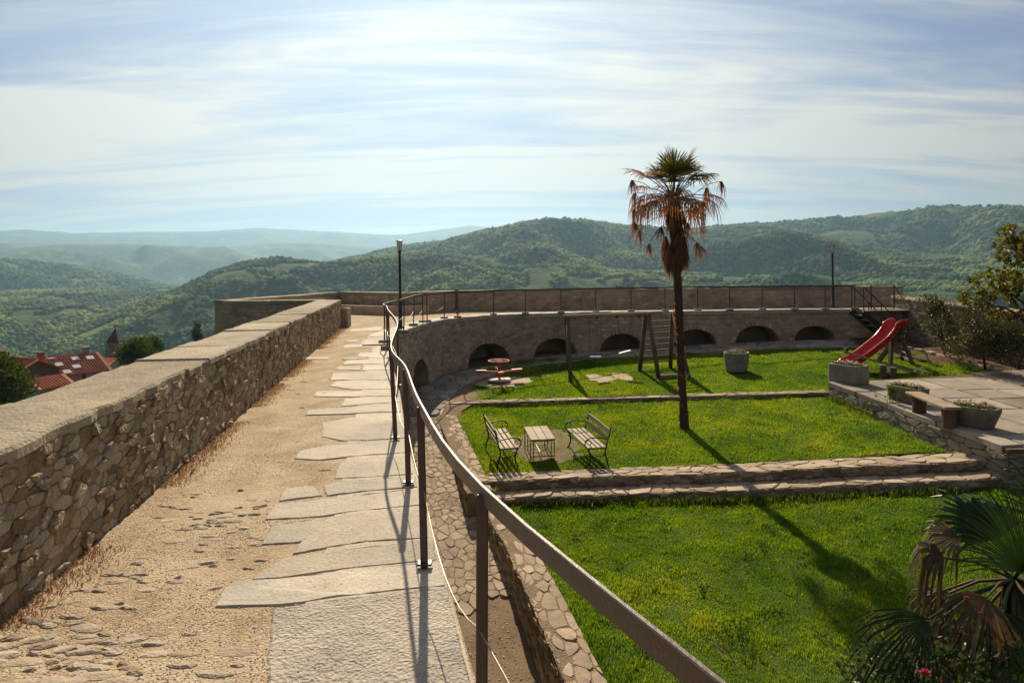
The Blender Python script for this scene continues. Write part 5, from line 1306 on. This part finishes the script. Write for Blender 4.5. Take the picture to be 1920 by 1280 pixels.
# ------------------------------------------------------------------ grass
def blades(name, P, hmin, hmax, wd, mat, label, cat, lean=.5, tintf=None, parent=None):
    n = len(P); a = NR.uniform(0, 2 * np.pi, n); h = NR.uniform(hmin, hmax, n) if np.isscalar(hmin) else NR.uniform(0.6, 1.15, n) * hmin
    w_ = wd * NR.uniform(.7, 1.3, n) if np.isscalar(wd) else wd
    s = np.stack((-np.sin(a), np.cos(a), np.zeros(n)), -1) * (w_ / 2)[:, None]; l = NR.uniform(.1, lean, n) * h
    d = np.stack((np.cos(a) * l, np.sin(a) * l, np.zeros(n)), -1); up = np.stack((np.zeros(n), np.zeros(n), h), -1)
    V = np.stack((P - s, P + s, P + d * .35 + up * .6 + s * .75, P + d * .35 + up * .6 - s * .75, P + d + up), 1).reshape(-1, 3)
    b = (np.arange(n) * 5)[:, None]
    loops = np.concatenate((b + np.array([0, 1, 2, 3]), b + np.array([3, 2, 4])), 1); lens = np.tile([4, 3], n)
    t = tintf if tintf is not None else NR.rand(n)
    return tag(np_mesh(name, V, loops, lens, np.repeat(t, 2), mat, parent), label, cat, kind='stuff')
def lawn_pts(poly, zfun, n, dens=None, holes=()):
    x0, x1 = min(p[0] for p in poly), max(p[0] for p in poly); y0, y1 = min(p[1] for p in poly), max(p[1] for p in poly)
    x = NR.uniform(x0, x1, n); y = NR.uniform(y0, y1, n); ok = inpoly(x, y, poly)
    for h in holes: ok &= ~inpoly(x, y, h) | (NR.rand(n) < (.35 if h is EARTH[0] else .03))
    if dens is not None: ok &= NR.rand(n) < dens(x, y)
    x, y = x[ok], y[ok]
    return x, y, (fbm(x * .8, y * .8, 4) - .5) * .09
def in_view(x, y): return (np.abs(x / np.maximum(y, .1)) < .80)
clump = lambda x, y: fbm(x * 1.3 + 40, y * 1.3, 3)
# lower lawn
fine = lambda x, y: fbm(x * 4 + 7, y * 4, 2)
x, y, e = lawn_pts(LOP, zf, 800000, lambda x, y: in_view(x, y) * np.where(y > 6.2, np.clip((12 / y) ** 1.3, .3, 1.0), .15) * np.clip(.55 + 1.2 * (fine(x, y) - .15), .4, 1))
z = zf(x, y) - .015 + e; c = clump(x, y); f2 = fine(x, y)
tn = np.clip(.06 + .60 * (f2 - .2) + .5 * (c - .45) + .8 * (fbm(x * .45 + 3, y * .45, 3) - .5) + NR.normal(0, .14, len(x)), 0, .92)
tn = np.where(NR.rand(len(x)) < .035, .97, tn)
edge = np.array([min(abs(yy - 13.75), 2) for yy in y])
blades('grass', np.stack((x, y, z), -1), .026 + .060 * np.clip(c - .25, 0, 1) + .02 * (f2 > .6) + .05 * np.clip(1 - edge / .35, 0, 1), 0, .0075 * np.clip(y / 9, .8, 2) * NR.uniform(.7, 1.4, len(x)), MAT['grass'], 'rough green grass of the lower lawn', 'grass', .9, tn)
# upper lawns
CIR = lambda c_, r: [(c_[0] + r * math.cos(k * .4), c_[1] + r * math.sin(k * .4)) for k in range(16)]
x, y, e = lawn_pts(UPP, zl, 600000, lambda x, y: np.clip((15 / y) ** 1.2, .2, 1) * np.clip(.5 + 1.2 * (fine(x, y) - .15), .35, 1), SANDS + EARTH)
z = zl(x, y) - .015 + e; c = clump(x, y); f2 = fine(x, y)
tn = np.clip(.16 + .55 * (f2 - .2) + .55 * (c - .45) + .8 * (fbm(x * .45 + 13, y * .45, 3) - .5) + NR.normal(0, .13, len(x)), 0, .93); tn = np.where(NR.rand(len(x)) < .03, .98, tn)
blades('grass', np.stack((x, y, z), -1), .030 + .06 * np.clip(c - .25, 0, 1), 0, .008 * np.clip(y / 10, 1, 2.4) * NR.uniform(.7, 1.4, len(x)), MAT['grass'], 'short green grass of the bench and playground lawns', 'grass', .9, tn)
# dry weeds along the foot of the parapet
n = 15000; u = NR.uniform(2, 24, n); off = np.abs(NR.normal(0, .10, n)) + .01; q = [WALL_IN.at(a) + WALL_IN.right(a) * b for a, b in zip(u, off)]
P = np.array([(p.x, p.y, ZP) for p in q]); k = fbm(u * 1.1, u * 0, 3) > .42; P = P[k]
blades('dry_weeds', P, .010, .04, .006, MAT['dry_grass'], 'rust coloured dry weeds along the foot of the parapet', 'weeds', 1.6)
# taller weeds at the foot of steps and terrace
def weeds(pts, label, seed, n=160, h=.22, mat='weed'):
    P = []
    for _ in range(n):
        i = random.randrange(len(pts) - 1); a, b = pts[i], pts[i + 1]; t = random.random(); P.append((a.x + (b.x - a.x) * t + random.gauss(0, .07), a.y + (b.y - a.y) * t + random.gauss(0, .07), a.z + (b.z - a.z) * t))
    blades('weeds', np.array(P), h * .4, h, .012, MAT[mat], label, 'weeds', .9)
weeds([hit(a, b, zf) for a, b in ((950, 950), (1200, 945), (1500, 938), (1800, 922))], 'tall grass tufts at the foot of the lower step', 1, 2600, .16)
weeds([hit(a, b, zl) for a, b in ((1552, 748), (1650, 785), (1740, 822), (1815, 850))], 'weeds growing at the foot of the terrace wall', 2, 1500, .2)

def edge_tufts(line, off, zfun, label, per=220, h=.11):
    n = int(line.L * per); P = []
    for _ in range(n):
        u = random.uniform(0, line.L)
        if fbm(np.array([u * 1.6]), np.array([line.L]), 2)[0] < .45: continue
        p = line.at(u) + line.right(u) * (off + random.gauss(0, .05)); P.append((p.x, p.y, zfun(p.x, p.y) - .01))
    P = np.array(P); blades('grass', P, h * .35, h, .010, MAT['grass'], label, 'grass', 1.1, np.clip(NR.normal(.4, .2, len(P)), 0, .95))
edge_tufts(L1, -.04, zl, 'ragged grass edge along the upper stone step')
edge_tufts(Line([(K1.x, K1.y), (K2.x, K2.y)]), .30, zl, 'ragged grass on the bench side of the lawn kerb')
edge_tufts(Line([(K1.x, K1.y), (K2.x, K2.y)]), -.12, zl, 'ragged grass on the playground side of the lawn kerb')
edge_tufts(BU, -.03, zl, 'ragged grass edge along the bench lawn border wall')
edge_tufts(BL, -.03, zf, 'ragged grass edge along the lower lawn border wall', 300, .10)
def weed_tuft(name, lab, pts, zfun, n, R, L, seed):
    rg = random.Random(seed); m = MB()
    for (px, py) in pts:
        c = hit(px, py, zfun)
        if not inpoly(np.array([c.x - .25]), np.array([c.y]), LOP if zfun is zf else UPP)[0]: continue
        for _ in range(n):
            p = c + Vector((rg.gauss(0, R), rg.gauss(0, R), .02 + abs(rg.gauss(0, .02)))); a = rg.uniform(0, 6.28); d = Vector((math.cos(a), math.sin(a), rg.uniform(.3, 1.2))).normalized(); s = Vector((-math.sin(a), math.cos(a), 0)); l = L * rg.uniform(.5, 1.1)
            m.add([p, p + d * l * .5 + s * l * .3, p + d * l, p + d * l * .5 - s * l * .3], [(0, 1, 2, 3)], rg.random() * .7)
    tag(m.build(name, MAT['weed'], None), lab, 'weeds', kind='stuff')
rq = random.Random(77)
weed_tuft('clover', 'clumps of broad leaved clover scattered in the lower lawn', [(rq.uniform(1010, 1800), rq.uniform(960, 1270)) for _ in range(70)], zf, 42, .07, .05, 1)
weed_tuft('clover', 'clumps of broad leaved clover scattered over the bench lawn', [(rq.uniform(1120, 1750), rq.uniform(760, 860)) for _ in range(50)], zl, 30, .10, .06, 2)

def ramp_pts(n):
    y = NR.uniform(7.5, 11.6, n); t = NR.rand(n); xl = np.interp(y, [7, 10.3, 13.4], [-1.1, -1.72, -2.4]); xr = np.interp(y, [7.5, 8.5, 11.8], [.9, .55, -.35]); x = xl + (xr - xl) * t
    return np.array([(a, b, gz(a, b) + .004) for a, b in zip(x, y)])
pebbles('rubble', 1500, ramp_pts, .004, .022, MAT['pebble'], None, 'small loose stones on the bare earth below the paving')
# ------------------------------------------------------------------ palms
def fan_leaf(mb, base, d, up, R, nseg, spread, droop, rg, tint, width=.035, split=.45, ragged=.1):
    """palmate blade: pleated segments joined near the hub, free and drooping at the tips"""
    d = d.normalized(); s = d.cross(up).normalized(); up = s.cross(d).normalized()
    for k in range(nseg):
        t = (k / (nseg - 1) - .5) * spread; a = d * math.cos(t) + s * math.sin(t); side = (s * math.cos(t) - d * math.sin(t)); L = R * (1 - .22 * abs(t) / (spread / 2)) * rg.uniform(1 - ragged, 1.05)
        w0 = width * L / R; dz = Vector((0, 0, -1)); dr = droop * rg.uniform(.6, 1.4); pts = []
        for j, f in enumerate((0.03, .30, .60, .82, 1.0)):
            bend = max(0, f - split); p = base + a * L * f * (1 - .25 * dr * bend) + dz * L * dr * bend * bend * 1.7 + up * (.05 * L * math.sin(f * 2.6)); pts.append(p)
        ws = [w0 * .25, w0 * .75, w0 * 1.0, w0 * .7, .002]; vs = []
        for p, w_ in zip(pts, ws): vs += [p - side * w_ + up * w_ * .35, p, p + side * w_ + up * w_ * .35]
        fs = []
        for j in range(4): fs += [(3 * j, 3 * j + 1, 3 * j + 4, 3 * j + 3), (3 * j + 1, 3 * j + 2, 3 * j + 5, 3 * j + 4)]
        mb.add(vs, fs, min(1, max(0, tint + rg.uniform(-.15, .15) + (.35 if rg.random() < .08 else 0))))
def hang_leaf(mb, base, rg, L, n, tint, spread=.16):
    """dead frond collapsed into a bunch of hanging strips"""
    for _ in range(n):
        a = rg.uniform(0, 6.28); o = Vector((math.cos(a), math.sin(a), 0)) * rg.uniform(0, spread); l = L * rg.uniform(.45, 1.05); w_ = rg.uniform(.006, .016); s = Vector((-math.sin(a), math.cos(a), 0)) * w_
        p0 = base + o * .15; p1 = base + o * .8 + Vector((0, 0, -l * .4)); p2 = base + o * 1.15 + Vector((rg.uniform(-.02, .02), rg.uniform(-.02, .02), -l))
        mb.add([p0 - s, p0 + s, p1 + s, p1 - s, p2], [(0, 1, 2, 3), (3, 2, 4)], min(1, max(0, tint + rg.uniform(-.35, .35))))
def windmill_palm():
    rg = random.Random(5); g = hit(1282, 801, zl); d = g.y; t = thing('palm_tree', 'tall shaggy fan palm with dry brown skirt standing on the bench lawn', 'palm tree', g)
    cl = [at(1284, 806, d), at(1281, 760, d), at(1277, 690, d), at(1274, 610, d), at(1271, 540, d), at(1268, 470, d), at(1265, 410, d), at(1263, 385, d), at(1263, 365, d)]
    cl[0].z -= .1; sp = smooth_path(cl, 6)
    rs = []
    for i, p in enumerate(sp):
        f = i / (len(sp) - 1); r = np.interp(f, [0, .06, .2, .55, .62, .75, .93, 1], [.155, .110, .098, .106, .125, .15, .14, .10]); rs.append(float(r) * (1 + .06 * math.sin(i * 2.1) + rg.uniform(-.04, .04)))
    m = MB(); m.tube(sp, rs, 14); m.build('trunk', MAT['palm_trunk'], t, True)
    m = MB()                                # old leaf bases
    for i in range(260):
        f = rg.random() ** .8; k = min(len(sp) - 2, int(f * (len(sp) - 1))); p = sp[k].lerp(sp[k + 1], rg.random()); a = rg.uniform(0, 6.28); r = rs[k]; o = Vector((math.cos(a), math.sin(a), 0)); sd = Vector((-o.y, o.x, 0)) * rg.uniform(.02, .05)
        l = rg.uniform(.05, .12) * (1 + 1.2 * (f > .6)); q = p + o * (r * .95); m.add([q - sd, q + sd, q + o * .04 + Vector((0, 0, l)) + sd * .4, q + o * .05 + Vector((0, 0, l)) - sd * .4], [(0, 1, 2, 3)], rg.random())
    tag(m.build('leaf_bases', MAT['palm_dry'], t), kind='stuff')
    top = at(1263, 372, d)
    # green and half dry fronds
    N = 40
    for i in range(N):
        f = i / (N - 1); el = math.radians(84 - 104 * f + rg.uniform(-9, 9)); a = i * 2.39996 + rg.uniform(-.3, .3)
        dr = Vector((math.cos(a) * math.cos(el), math.sin(a) * math.cos(el), math.sin(el))); L = rg.uniform(.55, .95) * (.8 if f < .25 else 1); hub = top + Vector((0, 0, .08)) + dr * L + Vector((0, 0, -.12 * math.cos(el)))
        m = MB(); m.tube([top + dr * .05, top + dr * L * .55 + Vector((0, 0, .03)), hub], [.016, .012, .009], 5); pt = m.build('petiole', MAT['palm_green'] if f < .6 else MAT['palm_dry'], t)
        m = MB(); dd = dr + Vector((0, 0, -.30 * math.cos(el) - .25 * f)); dry = f > .52 or (f > .18 and rg.random() < .35)
        fan_leaf(m, hub, dd, Vector((0, 0, 1)) if abs(el) < 1.2 else Vector((-math.cos(a), -math.sin(a), .2)), rg.uniform(.55, .78), 22, rg.uniform(2.4, 3.6), (.05 + 1.6 * f ** 2), rg, (.25 + .25 * rg.random()) if not dry else .5, .019, .40, .22)
        m.build('frond', MAT['palm_dry'] if dry else MAT['palm_green'], pt)
    # drooping dead fronds on long stalks
    for (px, py, hx, hy, L) in ((1248, 382, 1185, 338, .5), (1248, 386, 1190, 362, .62), (1246, 390, 1188, 392, .45), (1246, 394, 1190, 418, .48), (1246, 404, 1200, 432, .55), (1246, 420, 1217, 458, .48), (1247, 430, 1240, 425, .55), (1283, 388, 1325, 352, .6), (1284, 380, 1352, 340, .55), (1284, 400, 1318, 378, .5), (1284, 420, 1290, 418, .6), (1284, 440, 1306, 455, .55), (1284, 445, 1314, 462, .5)):
        a, b = at(px, py, d + rg.uniform(-.12, .12)), at(hx, hy, d + rg.uniform(-.35, .35)); mid = a.lerp(b, .55) + Vector((0, 0, .10 * (b - a).length + .02)); m = MB(); m.tube(smooth_path([a, mid, b], 4), [.008] * 9, 5); pt = m.build('petiole', MAT['palm_dry'], t)
        m = MB(); hang_leaf(m, b, rg, L, 22, .5, .20); m.build('dead_frond', MAT['palm_dry'], pt)
    # skirt
    for k in range(34):
        a = k * 2.4; py = rg.uniform(385, 478) if k % 2 else rg.uniform(455, 480); c = at(1266, py, d); r = .17 if py < 440 else .24; b = c + Vector((math.cos(a) * r, math.sin(a) * r, 0)); m = MB(); hang_leaf(m, b, rg, rg.uniform(.5, .85), 50, .5, .15); m.build('dead_frond', MAT['palm_dry'], t)
windmill_palm()
def front_palm():
    rg = random.Random(9); c = at(1900, 1085, 6.3); g = Vector((c.x, c.y, zf(c.x, c.y))); t = thing('fan_palm', 'dark bushy fan palm with frayed dry fronds at the edge of the lower lawn', 'palm tree', g)
    m = MB(); m.tube([g - Vector((0, 0, .1)), g.lerp(c, .5), c], [.14, .12, .10], 12); m.build('trunk', MAT['palm_trunk'], t, True)
    m = MB()
    for _ in range(30): a = rg.uniform(0, 6.28); p = g.lerp(c, rg.uniform(.25, 1)) + Vector((math.cos(a), math.sin(a), 0)) * .12; hang_leaf(m, p, rg, rg.uniform(.4, .8), 26, .2, .12)
    tag(m.build('skirt', MAT['fan_dry'], t), kind='stuff')
    def frond(b, hub, dr, up, R, n, spr, droop, mat, tint, w_, split=.45):
        m = MB(); m.tube([b, b.lerp(hub, .55) + Vector((0, 0, .05)), hub], [.016, .013, .010], 6); pt = m.build('petiole', MAT['fan_dry' if mat == 'fan_dry' else 'fan_green'], t)
        m = MB(); fan_leaf(m, hub, dr, up, R, n, spr, droop, rg, tint, w_, split, .12); m.build('frond', MAT[mat], pt)
    V = Vector
    frond(c, at(1922, 1075, 6.1), V((-.30, .12, .8)), V((.25, -.9, .3)), 1.05, 38, 2.0, .2, 'fan_green', .2, .0125, .35)
    frond(c, at(1990, 1000, 6.5), V((.1, .3, .9)), V((.1, -.9, .3)), 1.0, 36, 2.4, .2, 'fan_green', .2, .0135, .35)
    frond(c, at(1770, 1045, 6.1), V((-.8, -.1, .38)), V((.2, -.6, .8)), .58, 20, 1.9, 1.5, 'fan_dry', .3, .020, .35)
    frond(c, at(1800, 1010, 6.3), V((-.75, .1, .10)), V((.2, -.5, .8)), .50, 16, 2.2, 1.0, 'fan_dry', .5, .016, .4)
    frond(c, at(1740, 1160, 5.6), V((-.8, -.1, -.42)), V((-.35, -.7, .6)), .85, 22, 1.9, .5, 'fan_green', .15, .011, .2)
    frond(c, at(1755, 1165, 5.8), V((-.35, -.15, -.65)), V((-.35, -.7, .6)), .50, 18, 2.2, 1.2, 'fan_dry', .6, .018, .3)
    frond(c, at(1850, 1120, 5.7), V((-.55, -.3, -.5)), V((-.2, -.7, .6)), .62, 18, 2.4, 1.1, 'fan_dry', .35, .018, .3)
    frond(c, at(1880, 1150, 5.7), V((.1, -.4, -.7)), V((0, -.7, .6)), .6, 18, 2.4, 1.0, 'fan_green', .2, .022, .3)
    frond(c, at(1985, 1120, 5.9), V((.6, -.2, .2)), V((0, -.5, .8)), .8, 26, 2.8, .7, 'fan_green', .3, .026, .5)
    frond(c, at(1870, 1010, 6.9), V((-.3, .6, .5)), V((0, -.5, .8)), .8, 26, 2.8, .5, 'fan_green', .3, .026, .5)
    for k in range(5):
        a = rg.uniform(2.2, 4.6); hub = c + V((math.cos(a) * rg.uniform(.3, .7), math.sin(a) * rg.uniform(.1, .5), rg.uniform(-.55, .1)))
        frond(c, hub, V((math.cos(a), math.sin(a) * .5, rg.uniform(-.8, -.1))), V((0, -.4, .9)), rg.uniform(.4, .6), 14, rg.uniform(1.2, 2.2), rg.uniform(.8, 1.6), 'fan_dry', rg.uniform(.1, .5), .013, .25)
    frond(c, at(1960, 1180, 5.6), V((.3, -.3, -.5)), V((0, -.7, .6)), .6, 18, 2.4, 1.0, 'fan_dry', .3, .020, .3)
front_palm()

# ------------------------------------------------------------------ broadleaf plants
def leafy(mb, p, nrm, L, W, tint, rg):
    """one pointed leaf with a fold"""
    d = nrm.normalized(); s = d.orthogonal().normalized(); a = rg.uniform(0, 6.28); s = (s * math.cos(a) + d.cross(s) * math.sin(a)); u = s.cross(d)
    mb.add([p, p + d * L * .45 + s * W / 2 + u * W * .2, p + d * L, p + d * L * .45 - s * W / 2 + u * W * .2], [(0, 1, 2), (0, 2, 3)], min(1, max(0, tint)))
def tree(name, label, cat, base, blobs, n, L, W, mat, seed, trunk_r=.06, limbs=True, rosette=0, tint0=.45, group=None, sun_side=.25):
    rg = random.Random(seed); base = Vector(base); t = thing(name, label, cat, base, group); cen = sum((Vector(b[0]) for b in blobs), Vector()) / len(blobs)
    m = MB(); fork = base.lerp(cen, .45); m.tube([base - Vector((0, 0, .2)), base.lerp(fork, .5), fork], [trunk_r * 1.3, trunk_r, trunk_r * .85], 8)
    for b in blobs:
        c = Vector(b[0]); m.tube([fork, fork.lerp(c, .55) + Vector((0, 0, .06 * (c - fork).length)), c], [trunk_r * .6, trunk_r * .4, trunk_r * .15], 6)
        if limbs:
            for _ in range(5):
                v = Vector((rg.gauss(0, 1), rg.gauss(0, 1), rg.gauss(0, 1))).normalized(); e = c + Vector((v.x * b[1][0], v.y * b[1][1], v.z * b[1][2])) * .85; m.tube([c.lerp(fork, .25), c.lerp(e, .5), e], [trunk_r * .28, trunk_r * .18, trunk_r * .06], 5)
    m.build('trunk', MAT['bark'], t, True); m = MB(); vol = [b[1][0] * b[1][1] * b[1][2] for b in blobs]; tot = sum(v ** .67 for v in vol)
    for b, v in zip(blobs, vol):
        c = Vector(b[0]); k = int(n * v ** .67 / tot); cl = []
        ncl = max(6, k // (rosette or 14))
        for _ in range(ncl):
            q = Vector((rg.gauss(0, 1), rg.gauss(0, 1), rg.gauss(0, 1))).normalized(); rr = rg.uniform(.45, 1.08) ** .6; cl.append((c + Vector((q.x * b[1][0], q.y * b[1][1], q.z * b[1][2])) * rr, q, rg.gauss(0, .16)))
        for cp, q, tt in cl:
            for _ in range(rosette or 14):
                o = Vector((rg.gauss(0, 1), rg.gauss(0, 1), rg.gauss(0, 1))); sp = (L * .45 if rosette else L * 1.5); nrm = (o.normalized() + q * .7 + Vector((0, 0, .35)))
                leafy(m, cp + o * sp * (.15 if rosette else .7), nrm, L * rg.uniform(.7, 1.2), W * rg.uniform(.7, 1.2), tint0 + tt + rg.uniform(-.12, .12), rg)
    m.build('crown', MAT[mat], t); return t
P_ = lambda px, py, d: tuple(at(px, py, d))
tree('magnolia_tree', 'leafy tree with yellow-green leaf tips leaning over the garden wall', 'tree', (16.0, 19.3, zl(16.0, 19.3)), [(P_(1915, 470, 19.3), (.75, .7, .45)), (P_(1870, 530, 19.2), (.65, .6, .38)), (P_(1935, 540, 19.4), (.9, .8, .55)), (P_(1980, 480, 19.5), (.9, .8, .7)), (P_(1830, 560, 19.0), (.42, .5, .24)), (P_(1895, 440, 19.2), (.35, .4, .22)), (P_(1985, 590, 19.2), (.9, .8, .4)), (P_(1900, 590, 19.0), (.6, .5, .22))], 7000, .13, .06, 'magnolia_leaf', 3, .07, True, 10, .5)
for k, (px, py, d, bl, lab) in enumerate(((1772, 668, 22.6, [((1760, 600), (.5, .4, .45)), ((1790, 640), (.5, .4, .4)), ((1745, 575), (.3, .3, .25))], 'thin leafy shrub in the bed nearest the slide'), (1848, 692, 20.6, [((1835, 600), (.55, .4, .5)), ((1860, 640), (.55, .45, .45)), ((1815, 650), (.35, .3, .35))], 'leafy shrub in the middle of the bed below the garden wall'), (1905, 695, 20.0, [((1905, 650), (.6, .5, .42)), ((1950, 630), (.6, .5, .6))], 'dark low shrub in the bed beside the terrace'))):
    b = hit(px, py, zl); tree('shrub', lab, 'shrub', b, [(P_(q[0], q[1], d), r) for q, r in bl], 3600, .085, .045, 'shrub_leaf', 20 + k, .035, True, 0, .42 if k < 2 else .25, 'shrubs along the garden wall')
rb = at(1735, 1230, 5.6); bz = Vector((rb.x, rb.y, zf(rb.x, rb.y)))
rose = tree('rose_bush', 'rose bush with small grey-green leaves and pink blooms under the fan palm', 'shrub', bz, [(P_(1700, 1225, 5.6), (.22, .25, .14)), (P_(1770, 1265, 5.5), (.3, .3, .2)), (P_(1650, 1290, 5.5), (.28, .25, .15)), (P_(1745, 1180, 5.8), (.15, .2, .10)), (P_(1860, 1270, 5.5), (.4, .3, .25))], 1300, .07, .045, 'rose_leaf', 33, .02, True, 0, .5)
rg = random.Random(4)
for (px, py, d, s) in ((1735, 1262, 5.25, .05), (1838, 1150, 5.6, .028), (1812, 1120, 5.7, .022)):
    p = at(px, py, d); m = MB()
    for j in range(26):
        a = j * 2.4; f = j / 26; nrm = Vector((math.cos(a) * (1 - .8 * (1 - f)), math.sin(a) * (1 - .8 * (1 - f)), 1.1 - f)).normalized(); leafy(m, p, nrm, s * (.6 + .5 * f), s * .9, rg.random(), rg)
    m.build('rose_bloom', MAT['rose_petal'], rose)
# ivy on the trough, weeds on the terrace wall
m = MB(); rg = random.Random(8); 
iv = thing('ivy', 'ivy trailing over the side of the stone trough', 'plant', at(1683, 745, 16.0))
p0 = tz_hit(1690, 752)
for _ in range(260):
    p = p0 + Vector((-.30 + rg.gauss(0, .05), -.15 + rg.gauss(0, .09), .42 - abs(rg.gauss(0, .2)))); leafy(m, p, Vector((-.6, -.6, rg.uniform(-.6, .2))), .06, .05, rg.random(), rg)
m.build('leaves', MAT['weed'], iv)
wv = thing('wall_weed', 'bright weed growing from the terrace wall face', 'plant', hit(1650, 780, zl)); m = MB(); p0 = hit(1650, 778, zl)
for _ in range(320):
    p = p0 + Vector((rg.gauss(-.1, .12), rg.gauss(-.1, .12), abs(rg.gauss(.1, .16)))); leafy(m, p, Vector((rg.gauss(0, .6), rg.gauss(0, .6), .6)), .08, .05, rg.random(), rg)
m.build('leaves', MAT['weed'], wv)
# fallen palm straw on the lower lawn
def straw(px, py, n, L, ang, label):
    p = hit(px, py, zf); t = thing('fallen_straw', label, 'straw', p, 'dry straw lying on the lower lawn'); r = random.Random(px)
    for _ in range(n):
        a = ang + r.uniform(-.35, .35); l = L * r.uniform(.6, 1.1); q = p + Vector((r.uniform(-.06, .06), r.uniform(-.06, .06), .075)); e = q + Vector((math.cos(a) * l, math.sin(a) * l, r.uniform(.0, .05))); m = MB(); m.tube([q, q.lerp(e, .5) + Vector((0, 0, .02)), e], [.007, .006, .003], 5); m.build('stalk', MAT['fan_dry'], t)
straw(1362, 1232, 6, .42, 1.9, 'bundle of dry straw lying in the grass near the handrail')
straw(1252, 1078, 3, .25, 1.2, 'few dry stalks lying in the grass of the lower lawn')
straw(1398, 1235, 2, .2, 2.0, 'two short dry stalks lying apart from the larger straw bundle')
# ------------------------------------------------------------------ trees of the town
tree('town_tree', 'dense dark green tree below the parapet in the lower corner of the town', 'tree', (*at(-10, 760, 62).xy, -34), [(P_(-5, 715, 62), (2.2, 2.0, 1.7)), (P_(25, 725, 61), (1.3, 1.4, 1.2)), (P_(-20, 690, 63), (1.6, 1.6, 1.2)), (P_(10, 690, 62), (.9, 1, .8)), (P_(-30, 750, 62), (2, 2, 1.6))], 9000, .28, .17, 'town_leaf', 41, .3, False)
tree('town_tree', 'rounded olive green tree beside the bell tower', 'tree', (*at(258, 690, 110).xy, -40), [(P_(250, 655, 110), (1.9, 1.6, 1.3)), (P_(268, 665, 109), (1.8, 1.5, 1.2)), (P_(240, 668, 110), (1.2, 1.5, 1.1)), (P_(262, 645, 111), (1.0, 1, .8))], 5200, .34, .22, 'town_leaf', 42, .25, False, 0, .5)
tree('town_tree', 'small round tree just behind the parapet, next to the larger olive tree', 'tree', (*at(288, 680, 115).xy, -40), [(P_(286, 643, 115), (1.05, 1, .9)), (P_(292, 652, 115), (.9, 1, .8)), (P_(280, 655, 115), (.9, 1, .8))], 2600, .32, .2, 'town_leaf', 43, .2, False, 0, .4)
tree('cypress_tree', 'slim dark cypress tip showing over the parapet', 'tree', (*at(369, 660, 120).xy, -40), [(P_(370, 612, 120), (.30, .3, .7)), (P_(369, 622, 120), (.5, .5, 1.2)), (P_(372, 640, 120), (.7, .6, 1.6)), (P_(365, 625, 120), (.3, .3, .8))], 2600, .2, .1, 'cypress', 44, .15, False)

def farmhouse(px, py, r, label, w_=9.0):
    q = ray(px, py); az = math.atan(q.x); z = float(tz(np.array([az]), np.array([r]))[0]); c = Vector((r * math.sin(az), r * math.cos(az), z)); t = thing('farmhouse', label, 'house', c)
    h = w_ * .55; a, b = w_ / 2, w_ * .35; m = MB(); m.box(c + Vector((0, 0, h / 2 - 1)), (w_, w_ * .7, h + 2), None, .1); m.build('wall', MAT['farm_wall'], t)
    m = MB(); m.add([c + Vector(v) for v in ((-a - .4, -b - .4, h - .1), (a + .4, -b - .4, h - .1), (a + .4, b + .4, h - .1), (-a - .4, b + .4, h - .1), (-a - .4, 0, h + w_ * .2), (a + .4, 0, h + w_ * .2))], [(0, 1, 5, 4), (2, 3, 4, 5), (1, 2, 5), (3, 0, 4), (3, 2, 1, 0)]); m.build('roof', MAT['roof_tile'], t)
MAT['farm_wall'] = plain_mat('farm_wall', (.62, .58, .52), .9, .1, .2, .05)
farmhouse(1036, 420, 2690, 'lone farmhouse on the crest of the central hill', 16)
farmhouse(1781, 482, 3250, 'white farmhouse on the slope above the garden wall shrubs', 16)
farmhouse(1398, 520, 1900, 'pale farmhouse low on the hillside to the right of the palm', 11)
# ------------------------------------------------------------------ air
def haze():
    m = MB(); x, y0, y1, z0, z1 = 17000, -17000, 17000, -215, 950
    vs = [(-x, y0, z0), (x, y0, z0), (x, y1, z0), (-x, y1, z0), (-x, y0, z1), (x, y0, z1), (x, y1, z1), (-x, y1, z1)]
    m.add(vs, [(3, 2, 1, 0), (4, 5, 6, 7), (0, 1, 5, 4), (1, 2, 6, 5), (2, 3, 7, 6), (3, 0, 4, 7)])
    t = NT('haze'); v = t.n('ShaderNodeVolumePrincipled'); v.inputs['Color'].default_value = (.42, .71, 1.0, 1); v.inputs['Density'].default_value = HAZE; v.inputs['Anisotropy'].default_value = .55
    t.L(v.outputs[0], t.out.inputs['Volume']); o = m.build('haze', t.m, None, world=(0, 0, 0)); tag(o, 'pale blue haze filling the valley air', 'haze', kind='stuff')
HAZE = 0.00009
haze()
